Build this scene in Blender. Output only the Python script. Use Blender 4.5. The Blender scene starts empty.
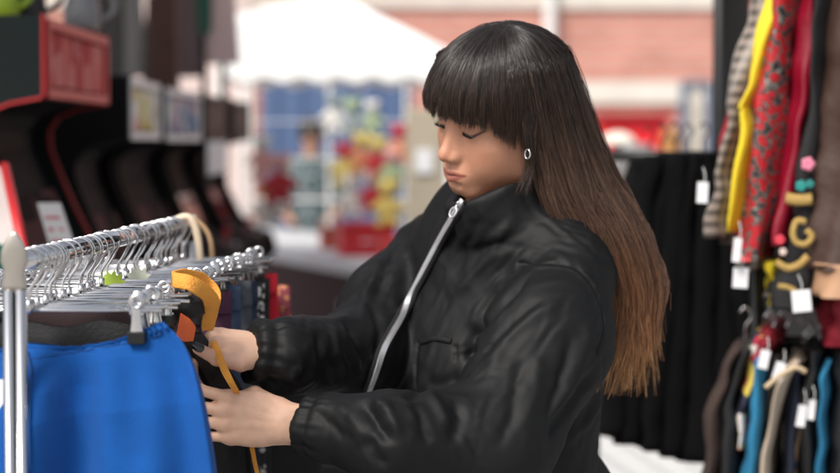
import bpy, bmesh, math, random
import numpy as np
from mathutils import Vector, Matrix
R = math.radians
scene = bpy.context.scene
COL = scene.collection

# ---------------------------------------------------------------- camera
CAM_Z = 1.50
FPX = 85.0 / 36.0 * 840.0            # focal length in photograph pixels
PITCH = R(2.78)
cam_d = bpy.data.cameras.new('camera')
cam_d.lens = 85.0
cam_d.sensor_width = 36.0
cam_d.clip_start = 0.05
cam_d.clip_end = 500.0
cam_d.dof.use_dof = True
cam_d.dof.focus_distance = 2.68
cam_d.dof.aperture_fstop = 3.1
cam = bpy.data.objects.new('camera', cam_d)
COL.objects.link(cam)
cam.location = (0, 0, CAM_Z)
cam.rotation_euler = (math.pi / 2 - PITCH, 0, 0)
scene.camera = cam

# ---------------------------------------------------------------- world, sun
SUN_AZ, SUN_EL = R(215), R(48)       # direction the light comes FROM (compass from +Y, clockwise)
world = bpy.data.worlds.new('World')
scene.world = world
world.use_nodes = True
wn = world.node_tree
sky = wn.nodes.new('ShaderNodeTexSky')
sky.sky_type = 'NISHITA'
sky.sun_disc = False
sky.sun_elevation = SUN_EL
sky.sun_rotation = SUN_AZ
sky.air_density = 1.0
sky.dust_density = 3.5
sky.ozone_density = 0.6
bg = wn.nodes['Background']
bg.inputs['Strength'].default_value = 0.10
haz = wn.nodes.new('ShaderNodeHueSaturation'); haz.inputs['Saturation'].default_value = .35   # thin white cloud
wn.links.new(sky.outputs[0], haz.inputs['Color']); wn.links.new(haz.outputs[0], bg.inputs['Color'])
sun_d = bpy.data.lights.new('sun', 'SUN')
sun_d.energy = 2.0
sun_d.angle = R(20)
sun_d.color = (1.0, 0.95, 0.88)
sun = bpy.data.objects.new('sun', sun_d)
COL.objects.link(sun)
sd = Vector((math.sin(SUN_AZ) * math.cos(SUN_EL), math.cos(SUN_AZ) * math.cos(SUN_EL), math.sin(SUN_EL)))
sun.rotation_euler = sd.to_track_quat('Z', 'Y').to_euler()
sun.location = sd * 20

vs = scene.view_settings
scene.display_settings.display_device = 'sRGB'
vs.view_transform = 'Standard'
vs.look = 'None'
vs.exposure = 0.74
vs.gamma = 1.0
vs.use_curve_mapping = False

# ---------------------------------------------------------------- helpers
FWD = np.array([0, math.cos(PITCH), -math.sin(PITCH)])
UPV = np.array([0, math.sin(PITCH), math.cos(PITCH)])
RGT = np.array([1.0, 0, 0])
CAMP = np.array([0, 0, CAM_Z])

def P(px, py, Y):
    """world point that stands at depth Y on the sight line of a photograph pixel"""
    d = RGT * (px - 420) / FPX + FWD + UPV * (236.5 - py) / FPX
    return CAMP + d * (Y / d[1])

def proj(v):
    d = v - CAMP
    z = d @ FWD
    return np.stack([420 + FPX * (d @ RGT) / z, 236.5 - FPX * (d @ UPV) / z], -1)

def tag(o, label=None, cat=None, group=None, kind=None):
    if label: o['label'] = label
    if cat: o['category'] = cat
    if group: o['group'] = group
    if kind: o['kind'] = kind
    return o

def empty(name, loc, rz=0.0, **k):
    o = bpy.data.objects.new(name, None)
    COL.objects.link(o)
    o.location = tuple(loc)
    o.rotation_euler = (0, 0, rz)
    o.empty_display_size = 0.1
    return tag(o, **k)

def link(name, me, mat, parent=None, smooth=True, **k):
    """link a mesh whose vertices are in world space; the origin of a child stays at its parent"""
    o = bpy.data.objects.new(name, me)
    COL.objects.link(o)
    if mat is not None:
        for m in (mat if isinstance(mat, (list, tuple)) else [mat]):
            me.materials.append(m)
    if smooth:
        me.polygons.foreach_set('use_smooth', np.ones(len(me.polygons), bool))
    if parent is not None:
        o.parent = parent
        m = parent.matrix_basis
        p = parent.parent
        while p is not None:
            m = p.matrix_basis @ m
            p = p.parent
        me.transform(m.inverted())
    else:
        n = len(me.vertices)
        if n:
            co = np.empty(n * 3, np.float32); me.vertices.foreach_get('co', co)
            co = co.reshape(-1, 3)
            c = Vector(((co[:, 0].min() + co[:, 0].max()) / 2, (co[:, 1].min() + co[:, 1].max()) / 2, co[:, 2].min()))
            me.transform(Matrix.Translation(-c)); o.location = c
    me.update()
    return tag(o, **k)

def mesh_np(name, V, F):
    """fast mesh from numpy: F is (n,4) or (n,3) or a list"""
    me = bpy.data.meshes.new(name)
    V = np.asarray(V, np.float32)
    if isinstance(F, list):
        me.from_pydata([tuple(v) for v in V], [], F)
        return me
    F = np.asarray(F, np.int32)
    k = F.shape[1]
    me.vertices.add(len(V)); me.vertices.foreach_set('co', V.ravel())
    me.loops.add(F.size); me.loops.foreach_set('vertex_index', F.ravel())
    me.polygons.add(len(F)); me.polygons.foreach_set('loop_start', np.arange(0, F.size, k, dtype=np.int32))
    me.update(calc_edges=True)
    return me

def set_col(me, name, rgb):
    a = me.color_attributes.new(name, 'FLOAT_COLOR', 'POINT')
    c = np.ones((len(me.vertices), 4), np.float32); c[:, :3] = rgb
    a.data.foreach_set('color', c.ravel())

class MB:
    """mesh builder: boxes, tubes, lofts collected into one mesh"""
    def __init__(s): s.v = []; s.f = []
    def add(s, V, F):
        n = len(s.v); s.v += [tuple(map(float, p)) for p in V]; s.f += [tuple(int(i) + n for i in q) for q in F]; return s
    def box(s, lo, hi, M=None, bev=0.0):
        x0, y0, z0 = lo; x1, y1, z1 = hi
        if bev > 0:
            bm = bmesh.new(); bmesh.ops.create_cube(bm, size=1)
            for v in bm.verts:
                v.co = ((v.co.x + .5) * (x1 - x0) + x0, (v.co.y + .5) * (y1 - y0) + y0, (v.co.z + .5) * (z1 - z0) + z0)
            bmesh.ops.bevel(bm, geom=bm.edges[:], offset=bev, segments=2, affect='EDGES', profile=.5)
            bm.verts.index_update()
            V = [v.co.copy() for v in bm.verts]; F = [[v.index for v in f.verts] for f in bm.faces]; bm.free()
        else:
            V = [Vector(p) for p in ((x0,y0,z0),(x1,y0,z0),(x1,y1,z0),(x0,y1,z0),(x0,y0,z1),(x1,y0,z1),(x1,y1,z1),(x0,y1,z1))]
            F = [(0,3,2,1),(4,5,6,7),(0,1,5,4),(1,2,6,5),(2,3,7,6),(3,0,4,7)]
        if M is not None: V = [M @ v for v in V]
        return s.add(V, F)
    def tube(s, pts, r, n=8, cap=True, flat=1.0, up=None):
        pts = np.array(pts, float); m = len(pts)
        r = np.broadcast_to(np.asarray(r, float), (m,))
        T = np.gradient(pts, axis=0); T /= np.linalg.norm(T, axis=1)[:, None] + 1e-12
        u = np.array([0, 0, 1.]) if up is None else np.array(up, float)
        if abs(T[0] @ u) > .95 and up is None: u = np.array([1., 0, 0])
        V = []; A = None
        for i in range(m):
            a = (u if A is None else A); a = a - T[i] * (a @ T[i]); a /= np.linalg.norm(a) + 1e-12; A = a
            b = np.cross(T[i], a)
            for k in range(n):
                t = 2 * math.pi * k / n
                V.append(pts[i] + r[i] * (math.cos(t) * a * flat + math.sin(t) * b))
        F = [(i*n+k, i*n+(k+1) % n, (i+1)*n+(k+1) % n, (i+1)*n+k) for i in range(m-1) for k in range(n)]
        if cap: F += [tuple(range(n))[::-1], tuple(range((m-1)*n, m*n))]
        return s.add(V, F)
    def grid(s, G):
        """G (a,b,3) open sheet"""
        a, b = G.shape[:2]
        F = [(i*b+j, i*b+j+1, (i+1)*b+j+1, (i+1)*b+j) for i in range(a-1) for j in range(b-1)]
        return s.add(G.reshape(-1, 3), F)
    def rings(s, G, cap=True):
        """G (a,b,3): a closed rings of b points"""
        a, b = G.shape[:2]
        F = [(i*b+j, i*b+(j+1) % b, (i+1)*b+(j+1) % b, (i+1)*b+j) for i in range(a-1) for j in range(b)]
        if cap: F += [tuple(range(b))[::-1], tuple(range((a-1)*b, a*b))]
        return s.add(G.reshape(-1, 3), F)
    def sphere(s, c, r, n=12, M=None):
        c = np.array(c, float); r = np.broadcast_to(np.asarray(r, float), (3,))
        V = []; 
        for i in range(n + 1):
            t = math.pi * i / n
            for k in range(2 * n):
                p = math.pi * k / n
                q = np.array([math.sin(t)*math.cos(p), math.sin(t)*math.sin(p), math.cos(t)]) * r
                if M is not None: q = M @ q
                V.append(c + q)
        b = 2 * n
        F = [(i*b+j, (i+1)*b+j, (i+1)*b+(j+1) % b, i*b+(j+1) % b) for i in range(n) for j in range(b)]
        return s.add(V, F)
    def build(s, name, mat, parent=None, smooth=False, **k):
        me = bpy.data.meshes.new(name); me.from_pydata(s.v, [], s.f)
        me.validate()
        return link(name, me, mat, parent, smooth, **k)

def spline(pts, n):
    """Catmull-Rom through pts (m,d), n samples"""
    pts = np.asarray(pts, float); m = len(pts)
    q = np.vstack([2 * pts[0] - pts[1], pts, 2 * pts[-1] - pts[-2]])
    t = np.linspace(0, m - 1 - 1e-9, n); i = t.astype(int); f = (t - i)[:, None]
    p0, p1, p2, p3 = q[i], q[i+1], q[i+2], q[i+3]
    return .5 * ((2*p1) + (-p0+p2)*f + (2*p0-5*p1+4*p2-p3)*f**2 + (-p0+3*p1-3*p2+p3)*f**3)

# ---- numpy gradient noise
_rs = np.random.RandomState(7)
_perm = _rs.permutation(256); _perm = np.concatenate([_perm, _perm, _perm])
_grad = _rs.normal(size=(256, 3)); _grad /= np.linalg.norm(_grad, axis=1)[:, None]
def noise(p):
    p = np.asarray(p, float); i = np.floor(p).astype(int); f = p - i; i &= 255
    u = f * f * f * (f * (f * 6 - 15) + 10)
    out = 0
    for dx in (0, 1):
        wx = u[:, 0] if dx else 1 - u[:, 0]
        for dy in (0, 1):
            wy = u[:, 1] if dy else 1 - u[:, 1]
            for dz in (0, 1):
                wz = u[:, 2] if dz else 1 - u[:, 2]
                h = _perm[_perm[_perm[(i[:, 0] + dx) & 255] + ((i[:, 1] + dy) & 255)] + ((i[:, 2] + dz) & 255)] & 255
                g = _grad[h]
                out = out + wx * wy * wz * ((f[:, 0] - dx) * g[:, 0] + (f[:, 1] - dy) * g[:, 1] + (f[:, 2] - dz) * g[:, 2])
    return out * 1.6
def ridge(p, off=0.0):
    return 1 - np.abs(noise(p + off)) * 2.2

# ---- signed distance pieces (p is (N,3))
def smin(a, b, k):
    h = np.clip(.5 + .5 * (b - a) / k, 0, 1); return b * (1 - h) + a * h - k * h * (1 - h)
def smax(a, b, k): return -smin(-a, -b, k)
def s_sph(p, c, r): return np.linalg.norm(p - np.array(c), axis=1) - r
def s_cap(p, a, b, ra, rb):
    a = np.array(a, float); b = np.array(b, float); d = b - a
    t = np.clip(((p - a) @ d) / (d @ d), 0, 1)
    return np.linalg.norm(p - a - t[:, None] * d, axis=1) - (ra + (rb - ra) * t)
def s_ell(p, c, r, M=None):
    q = p - np.array(c)
    if M is not None: q = q @ np.array(M).T          # rows of M are the axes
    r = np.array(r, float)
    k0 = np.linalg.norm(q / r, axis=1); k1 = np.linalg.norm(q / (r * r), axis=1) + 1e-9
    return k0 * (k0 - 1) / k1

def iso(f, lo, hi, h, marg=1.6):
    """surface nets of f = 0, block-skipping; returns V, F(quads)"""
    lo = np.array(lo, float); hi = np.array(hi, float); B = 8
    nb = np.ceil((hi - lo) / (h * B)).astype(int)
    n = nb * B
    bc = np.stack(np.meshgrid(*[np.arange(k) for k in nb], indexing='ij'), -1).reshape(-1, 3)
    cen = lo + (bc + .5) * B * h
    d = f(cen)
    V = np.repeat(np.repeat(np.repeat(d.reshape(nb), B, 0), B, 1), B, 2).astype(np.float32)
    act = bc[np.abs(d) < B * h * .87 * marg]
    loc = np.stack(np.meshgrid(*[np.arange(B)] * 3, indexing='ij'), -1).reshape(-1, 3)
    for s in range(0, len(act), 400):
        a = act[s:s + 400]
        idx = (a[:, None, :] * B + loc[None]).reshape(-1, 3)
        V[idx[:, 0], idx[:, 1], idx[:, 2]] = f(lo + idx * h)
    S = V < 0
    c8 = [(i, j, k) for i in (0, 1) for j in (0, 1) for k in (0, 1)]
    sl = lambda A, o: A[o[0]:n[0]-1+o[0], o[1]:n[1]-1+o[1], o[2]:n[2]-1+o[2]]
    cnt = sum(sl(S, o).astype(np.int8) for o in c8)
    cell = np.argwhere((cnt > 0) & (cnt < 8))
    ids = -np.ones(tuple(n - 1), np.int64); ids[cell[:, 0], cell[:, 1], cell[:, 2]] = np.arange(len(cell))
    acc = np.zeros((len(cell), 3)); num = np.zeros(len(cell))
    for a in c8:
        for ax in range(3):
            if a[ax]: continue
            b = list(a); b[ax] = 1
            va = V[cell[:, 0]+a[0], cell[:, 1]+a[1], cell[:, 2]+a[2]]; vb = V[cell[:, 0]+b[0], cell[:, 1]+b[1], cell[:, 2]+b[2]]
            m = (va < 0) != (vb < 0); t = va / (va - vb + 1e-20)
            q = np.tile(np.array(a, float), (len(cell), 1)); q[:, ax] += t
            acc[m] += q[m]; num[m] += 1
    Vt = lo + (cell + acc / num[:, None]) * h
    Fs = []
    for ax in range(3):
        o = [0, 0, 0]; o[ax] = 1
        A = S[:n[0]-1, :n[1]-1, :n[2]-1]; Bs = sl(S, o)
        e = np.argwhere(A != Bs)
        b1, b2 = (ax + 1) % 3, (ax + 2) % 3
        e = e[(e[:, b1] > 0) & (e[:, b2] > 0)]
        def g(d1, d2):
            q = e.copy(); q[:, b1] -= d1; q[:, b2] -= d2; return ids[q[:, 0], q[:, 1], q[:, 2]]
        Q = np.stack([g(1, 1), g(0, 1), g(0, 0), g(1, 0)], 1)
        flip = ~A[e[:, 0], e[:, 1], e[:, 2]]
        Q[flip] = Q[flip][:, ::-1]
        Fs.append(Q[(Q >= 0).all(1)])
    for _ in range(2):                                  # pull the vertices onto the surface
        e = h * .25
        d0 = f(Vt); g = np.stack([f(Vt + np.eye(3)[k] * e) - f(Vt - np.eye(3)[k] * e) for k in range(3)], 1) / (2 * e)
        st = (d0 / ((g * g).sum(1) + 1e-6))[:, None] * g
        Vt -= np.clip(st, -h, h) * .8
    g /= np.linalg.norm(g, axis=1)[:, None] + 1e-9
    return Vt, np.concatenate(Fs), g

def vnormals(V, F):
    N = np.zeros_like(V); n = np.cross(V[F[:, 2]] - V[F[:, 0]], V[F[:, 3]] - V[F[:, 1]])
    for k in range(4): np.add.at(N, F[:, k], n)
    return N / (np.linalg.norm(N, axis=1)[:, None] + 1e-12)
def smooth_np(V, F, it=1, lam=.5):
    for _ in range(it):
        A = np.zeros_like(V); c = np.zeros(len(V))
        for k in range(4):
            a, b = F[:, k], F[:, (k + 1) % 4]
            np.add.at(A, a, V[b]); np.add.at(A, b, V[a]); np.add.at(c, a, 1); np.add.at(c, b, 1)
        V = V * (1 - lam) + A / np.maximum(c, 1)[:, None] * lam
    return V

# ---------------------------------------------------------------- materials
def mat(name, col=(.5, .5, .5), rough=.6, metal=0.0, spec=.5, bump=0.0, bscale=60.0, var=0.0, vscale=8.0, sheen=0.0,
        attr=None, sss=0.0, emit=0.0, alpha=1.0, coat=0.0, aniso=0.0, bstretch=None, col2=None, coords='Object'):
    m = bpy.data.materials.new(name); m.use_nodes = True
    nt = m.node_tree; N = nt.nodes; L = nt.links; b = N['Principled BSDF']
    b.inputs['Base Color'].default_value = (*col, 1); b.inputs['Roughness'].default_value = rough
    b.inputs['Metallic'].default_value = metal; b.inputs['Specular IOR Level'].default_value = spec
    b.inputs['Sheen Weight'].default_value = sheen; b.inputs['Coat Weight'].default_value = coat
    if aniso: b.inputs['Anisotropic'].default_value = aniso
    if sss:
        b.inputs['Subsurface Weight'].default_value = sss
        b.inputs['Subsurface Radius'].default_value = (1.0, .35, .2); b.inputs['Subsurface Scale'].default_value = .006
    tc = N.new('ShaderNodeTexCoord'); src = None
    if attr:
        a = N.new('ShaderNodeAttribute'); a.attribute_name = attr; src = a.outputs['Color']
    if var or col2:
        nz = N.new('ShaderNodeTexNoise'); nz.inputs['Scale'].default_value = vscale; nz.inputs['Detail'].default_value = 6
        L.new(tc.outputs[coords], nz.inputs['Vector'])
        mx = N.new('ShaderNodeMix'); mx.data_type = 'RGBA'
        if col2:
            cr = N.new('ShaderNodeValToRGB'); cr.color_ramp.elements[0].position = .4; cr.color_ramp.elements[1].position = .6
            L.new(nz.outputs[0], cr.inputs[0]); L.new(cr.outputs[0], mx.inputs[0])
            mx.inputs[6].default_value = (*col, 1); mx.inputs[7].default_value = (*col2, 1)
        else:
            mx.blend_type = 'MULTIPLY'; mx.inputs[0].default_value = 1
            mr = N.new('ShaderNodeMapRange'); mr.inputs[1].default_value = .25; mr.inputs[2].default_value = .75
            mr.inputs[3].default_value = 1 - var; mr.inputs[4].default_value = 1 + var
            L.new(nz.outputs[0], mr.inputs[0]); L.new(mr.outputs[0], mx.inputs[7])
            if src is not None: L.new(src, mx.inputs[6])
            else: mx.inputs[6].default_value = (*col, 1)
        src = mx.outputs[2]
    if src is not None: L.new(src, b.inputs['Base Color'])
    if bump:
        nb = N.new('ShaderNodeTexNoise'); nb.inputs['Scale'].default_value = bscale; nb.inputs['Detail'].default_value = 4
        if bstretch:
            mp = N.new('ShaderNodeMapping'); mp.inputs['Scale'].default_value = bstretch
            L.new(tc.outputs[coords], mp.inputs[0]); L.new(mp.outputs[0], nb.inputs['Vector'])
        else: L.new(tc.outputs[coords], nb.inputs['Vector'])
        bp = N.new('ShaderNodeBump'); bp.inputs['Strength'].default_value = bump; bp.inputs['Distance'].default_value = .01
        L.new(nb.outputs[0], bp.inputs['Height']); L.new(bp.outputs[0], b.inputs['Normal'])
    if emit: b.inputs['Emission Color'].default_value = (*col, 1); b.inputs['Emission Strength'].default_value = emit
    if alpha < 1: b.inputs['Alpha'].default_value = alpha
    return m
# ================================================================ THE WOMAN
def frame(yaw, pitch, roll):
    f = np.array([-math.cos(yaw), -math.sin(yaw), 0]); L = np.array([math.sin(yaw), -math.cos(yaw), 0]); U = np.array([0, 0, 1.])
    F = f * math.cos(pitch) - U * math.sin(pitch); U2 = f * math.sin(pitch) + U * math.cos(pitch)
    return np.array([L * math.cos(roll) - U2 * math.sin(roll), F, U2 * math.cos(roll) + L * math.sin(roll)])
HB = frame(R(35.1), R(14), R(16.7)) @ np.array([RGT, FWD, UPV])     # rows: her left, forward, up
HO = P(502, 115, 2.96)
def h2w(q): return HO + np.asarray(q, float) @ HB
def w2h(p): return (np.asarray(p, float) - HO) @ HB.T

def head_sdf(q):
    x = np.abs(q[:, 0]); m = np.stack([x, q[:, 1], q[:, 2]], 1)      # mirrored
    d = s_ell(q, (0, .002, .030), (.073, .096, .083))
    d = smin(d, s_ell(q, (0, .030, .018), (.064, .064, .070)), .02)          # forehead
    d = smin(d, s_ell(q, (0, .040, -.040), (.055, .050, .060)), .025)        # mid face
    d = smin(d, s_cap(m, (.0, .0725, -.0925), (.013, .069, -.0945), .015, .014), .018)   # chin
    d = smin(d, s_cap(m, (.012, .067, -.0925), (.046, .012, -.064), .0135, .016), .022)   # jaw
    d = smin(d, s_cap(m, (.047, .012, -.066), (.062, -.004, -.010), .017, .014), .03)
    d = smin(d, s_ell(m, (.040, .062, -.022), (.021, .020, .016)), .018)     # cheek bone
    d = smin(d, s_ell(m, (.031, .057, -.050), (.026, .027, .030)), .022)      # cheek
    d = smin(d, s_ell(m, (.045, .026, -.036), (.019, .034, .032)), .028)
    d = smin(d, s_ell(q, (0, .084, -.070), (.026, .017, .022)), .016)        # muzzle
    d = smin(d, s_cap(m, (.010, .088, .017), (.036, .077, .016), .0075, .0065), .014)   # brow
    # eye hollows
    d = smax(d, -s_ell(m, (.031, .099, -.001), (.017, .0145, .0095)), .012)
    # nose
    d = smin(d, s_cap(q, (0, .088, .010), (0, .107, -.030), .0066, .0078), .012)
    d = smin(d, s_cap(m, (.006, .088, -.004), (.0095, .0925, -.034), .0075, .0085), .012)
    d = smin(d, s_sph(q, (0, .1100, -.0380), .0092), .008)
    d = smin(d, s_ell(m, (.0100, .0985, -.0425), (.0066, .0105, .0065)), .008)
    d = smin(d, s_cap(q, (0, .108, -.044), (0, .096, -.050), .0042, .004), .005)
    d = smax(d, -s_ell(m, (.0062, .1035, -.0500), (.0030, .0055, .0035)), .003)      # nostril
    d = smax(d, -s_cap(q, (0, .1065, -.0505), (0, .1085, -.059), .0022, .0030), .005)        # philtrum
    # eyelids: upper lid lowered over the ball, lower lid
    e = m - np.array((.031, .0785, -.001))
    lid = np.linalg.norm(e, axis=1) - .0137
    slit = s_ell(m, (.0316, .0925, -.0056), (.0140, .009, .0040))
    d = smin(d, lid, .0065)
    d = smax(d, -slit, .0012)
    # lips
    s = x / .0235
    zc = -.0700 + .0008 * np.cos(s * 3)
    up = s_cap(m, (.003, .1005, -.0655), (.0265, .0860, -.0668), .0052, .0014)
    lo = s_cap(m, (.0, .0990, -.0760), (.0240, .0865, -.0692), .0068, .0018)
    d = smin(d, up, .0042); d = smin(d, lo, .0042)
    mouth = s_cap(m, (.0, .1065, -.0700), (.0262, .0885, -.0672), .0014, .0003)
    d = smax(d, -mouth, .0022)
    d = smax(d, -s_ell(q, (0, .096, -.0865), (.016, .006, .0045)), .007)       # under the lower lip
    # ears
    a = m - np.array((.0715, -.008, -.010)); ca, sa = math.cos(.45), math.sin(.45)
    a = np.stack([a[:, 0] * ca + a[:, 1] * sa, -a[:, 0] * sa + a[:, 1] * ca, a[:, 2]], 1)
    ear = s_ell(a, (0, 0, 0), (.0058, .0165, .029))
    ear = smin(ear, s_ell(a, (0, .004, -.025), (.0045, .008, .009)), .006)
    ear = smax(ear, -s_ell(a, (.0065, .001, .002), (.0052, .0105, .020)), .003)
    d = smin(d, ear, .004)
    # neck
    d = smin(d, s_cap(q, (0, -.020, -.055), (0, -.050, -.17), .050, .054), .02)
    return d

def body_cols(q):
    """base colour from head coordinates: lips, lash line, brows, scalp"""
    n = len(q); x = np.abs(q[:, 0])
    c = np.tile(np.array([.60, .295, .185]), (n, 1))
    def blend(m, col):
        m = np.clip(m, 0, 1)[:, None]; c[:] = c * (1 - m) + np.array(col) * m
    cheek = np.exp(-(((x - .045) / .020) ** 2 + ((q[:, 1] - .06) / .03) ** 2 + ((q[:, 2] + .038) / .022) ** 2))
    blend(cheek * .4, (.48, .16, .09))
    nose = np.exp(-((x / .013) ** 2 + ((q[:, 1] - .113) / .016) ** 2 + ((q[:, 2] + .042) / .014) ** 2))
    blend(nose * .30, (.48, .16, .09))
    blend(.12 * noise(q * 60) + .06, (.42, .18, .10))
    fk = noise(q * 420); blend(np.clip(fk - .55, 0, 1) * 1.2 * (q[:, 1] > .05), (.30, .12, .07)); blend(.10 * np.clip(noise(q * 200), -1, 1) + .05, (.60, .33, .24))
    # lips
    top = -.0622 - .22 * np.maximum(x - .004, 0) * 1.0 + .0010 * np.cos(np.minimum(x, .008) / .008 * 3.14) * -1
    top = np.where(x > .0265, -1, top)
    bot = -.0825 + .60 * np.maximum(x - .004, 0)
    lip = np.clip((top - q[:, 2]) / .0012 + .5, 0, 1) * np.clip((q[:, 2] - bot) / .0012 + .5, 0, 1) * (q[:, 1] > .076) * (x < .0270)
    blend(lip * .85, (.34, .10, .075))
    seam = np.exp(-((q[:, 2] + .0702 - .10 * x) / .0009) ** 2) * (x < .0275) * (q[:, 1] > .085)
    blend(seam * .8, (.12, .03, .02))
    # liner: along the upper lid edge with a wing
    zl = -.0026 - .0012 * (1 - ((x - .031) / .013) ** 2) + np.maximum(x - .041, 0) * .55
    ln = np.exp(-((q[:, 2] - zl) / (.0021)) ** 4) * (x > .0185) * (x < .0520) * (q[:, 1] > .055)
    blend(ln * .96, (.012, .009, .008))
    shade = np.exp(-(((x - .032) / .012) ** 2 + ((q[:, 2] - .003) / .005) ** 2)) * (q[:, 1] > .07)
    blend(shade * .3, (.26, .11, .07))
    # brow
    zb = .0165 - ((x - .030) / .03) ** 2 * .005 + .0015
    br = np.exp(-((q[:, 2] - zb) / (.0032)) ** 4) * (x > .012) * (x < .048) * (q[:, 1] > .06)
    blend(br * (.75 + .4 * noise(q * np.array([900, 300, 300]))), (.025, .016, .012))
    # scalp under the hair
    hl = q[:, 2] - (.052 - .5 * np.maximum(x - .03, 0) - np.maximum(.03 - q[:, 1], 0) * 1.1)
    sc = np.clip(hl / .006, 0, 1) * (q[:, 1] < .10) + np.clip((-.015 - q[:, 1]) / .006, 0, 1) * np.clip((q[:, 2] + .10) / .006, 0, 1) * (x < .074)
    blend(np.clip(sc, 0, 1) * (np.abs(q[:, 0]) < .069), (.016, .011, .009))
    return c

# ---- hands: joints in a frame (X to the fingertips, T to the thumb, D to the back of the hand)
def make_hand(o, X, T, D, spec, thumb, stub=.06):
    X, T, D = [np.array(v, float) for v in (X, T, D)]
    X /= np.linalg.norm(X); D -= X * (D @ X); D /= np.linalg.norm(D)
    T2 = np.cross(D, X); T = T2 if T2 @ T > 0 else -T2
    def w(a, b, c): return np.array(o) + X * a + T * b + D * c
    # knuckles
    K = [(.088, .026, .002), (.092, .0085, .004), (.088, -.0095, .002), (.080, -.0265, -.003)]
    LEN = [(.040, .024, .019), (.044, .027, .020), (.041, .025, .020), (.032, .019, .018)]
    RAD = [(.0090, .0077, .0069, .0056), (.0092, .0079, .0070, .0057), (.0088, .0075, .0066, .0054), (.0078, .0067, .0059, .0049)]
    chains = []
    for i in range(4):
        b, sp, c1, c2, c3 = spec[i] if len(spec[i]) == 5 else (0, *spec[i])
        p = np.array(K[i]); pts = [p.copy()]; ang = 0
        for L, c in zip(LEN[i], (c1, c2, c3)):
            ang += R(c); s = R(sp)
            p = p + L * np.array([math.cos(ang) * math.cos(s), math.cos(ang) * math.sin(s), -math.sin(ang)])
            pts.append(p.copy())
        chains.append((pts, RAD[i]))
    chains.append(([np.array(t) for t in thumb], (.0135, .0110, .0098, .0078)))
    W = [([w(*p) for p in c], r) for c, r in chains]
    pal = [(w(0, 0, 0), w(-.07, 0, 0))]
    def f(p):
        q0 = p - np.array(o); q = np.stack([q0 @ X, q0 @ T, q0 @ D], 1)
        d = s_ell(q, (.050, .001, -.002), (.055, .038, .0150))
        for i in range(4):                     # metacarpals
            k = K[i]; d = smin(d, s_cap(q, (.012, k[1] * .45, -.001), (k[0], k[1], k[2] - .001), .0130, .0098), .010)
        d = smin(d, s_cap(q, (-stub, 0, -.001), (.012, 0, -.001), .0245, .0185), .016)
        d = smin(d, s_cap(q, (-stub, .010, -.001), (.010, .013, -.001), .020, .0135), .012)
        d = smin(d, s_cap(q, (-stub, -.010, -.001), (.010, -.012, -.001), .020, .0140), .012)
        d = smin(d, s_sph(q, (-.006, -.015, .006), .0075), .012)         # wrist bone
        fing = None
        for ci, (pts, r) in enumerate(chains):
            e = None
            for j in range(3):
                s = s_cap(q, pts[j], pts[j+1], r[j], r[j+1])
                e = s if e is None else smin(e, s, .0025)
            for j in (1, 2):                     # knuckle bulge
                e = smin(e, s_sph(q, pts[j], r[j] * 1.0), .003)
            if ci < 4: fing = e if fing is None else smin(fing, e, .0012)
            else: d = smin(d, e, .012)
        d = smin(d, fing, .0065)
        for i in range(4):
            d = smin(d, s_sph(q, np.array(K[i]) + np.array((.0, 0, .0008)), .0084), .009)
        # tendons
        for i in range(3):
            k = K[i]; d = smin(d, s_cap(q, (.022, k[1] * .5, .0105), (k[0] - .012, k[1], .0075), .0016, .0020), .008)
        return d
    allp = np.array([pp for c, _ in W for pp in c] + [w(-.06, 0, 0), w(.05, .04, 0), w(.05, -.04, 0)])
    return f, allp.min(0) - .03, allp.max(0) + .03, W, (X, T, D, w)

def nail(pts, r, normal, mat_, parent, name='fingernail', length=.013, over=.002):
    a, b = np.array(pts[-2]), np.array(pts[-1]); t = (b - a) / np.linalg.norm(b - a)
    n = np.array(normal, float); n -= t * (n @ t); n /= np.linalg.norm(n); s = np.cross(t, n)
    G = []
    for i in np.linspace(-1, 1, 9):
        row = []
        for k in np.linspace(-1, 1, 9):
            wd = r * .86 * (1 - .25 * max(i, 0) ** 2) * (1 - .12 * max(-i, 0) ** 3)
            L = length * .5 * math.sqrt(max(0, 1 - .25 * k * k)) if i > 0 else length * .5 * math.sqrt(max(0, 1 - .35 * k * k))
            ang = k * 1.0
            row.append(b + t * (r * .35 + over + i * L - length * .12) + s * math.sin(ang) * wd * 1.1 + n * (r * (1.02 - .30 * (1 - math.cos(ang)) * 2) + .0004 - max(i, 0) ** 2 * r * .10))
        G.append(row)
    G = np.array(G)
    m = MB(); m.grid(G); m.grid((G - n * .0012)[:, ::-1])
    return m.build(name, mat_, parent, True)
M_SKIN = mat('skin', (.5, .235, .135), rough=.42, spec=.45, attr='Col', sss=.12, bump=.2, bscale=1100)
M_HAND = M_SKIN
M_NAILD = mat('nail polish', (.006, .006, .007), rough=.12, coat=.5)
M_NAIL = mat('bare nail', (.55, .28, .22), rough=.25)
M_EYE = mat('eye', rough=.06, attr='Col')
M_SILVER = mat('polished metal', (.78, .78, .80), rough=.16, metal=1)

person = empty('person', (0.14, 2.98, 0.0), label='woman with long brown hair and fringe in a black zipped jacket, browsing the rail', cat='person')

# head and neck
lo = h2w([[-.1, -.12, -.2]]); box = np.array([h2w([a, b, c]) for a in (-.085, .085) for b in (-.10, .13) for c in (-.20, .125)])
hv, hf, hg = iso(lambda p: head_sdf(w2h(p)), box.min(0) - .01, box.max(0) + .01, .0016 if not globals().get('QUICK') else .003)
VV, FF, CC = [hv], [hf], [body_cols(w2h(hv))]

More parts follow.
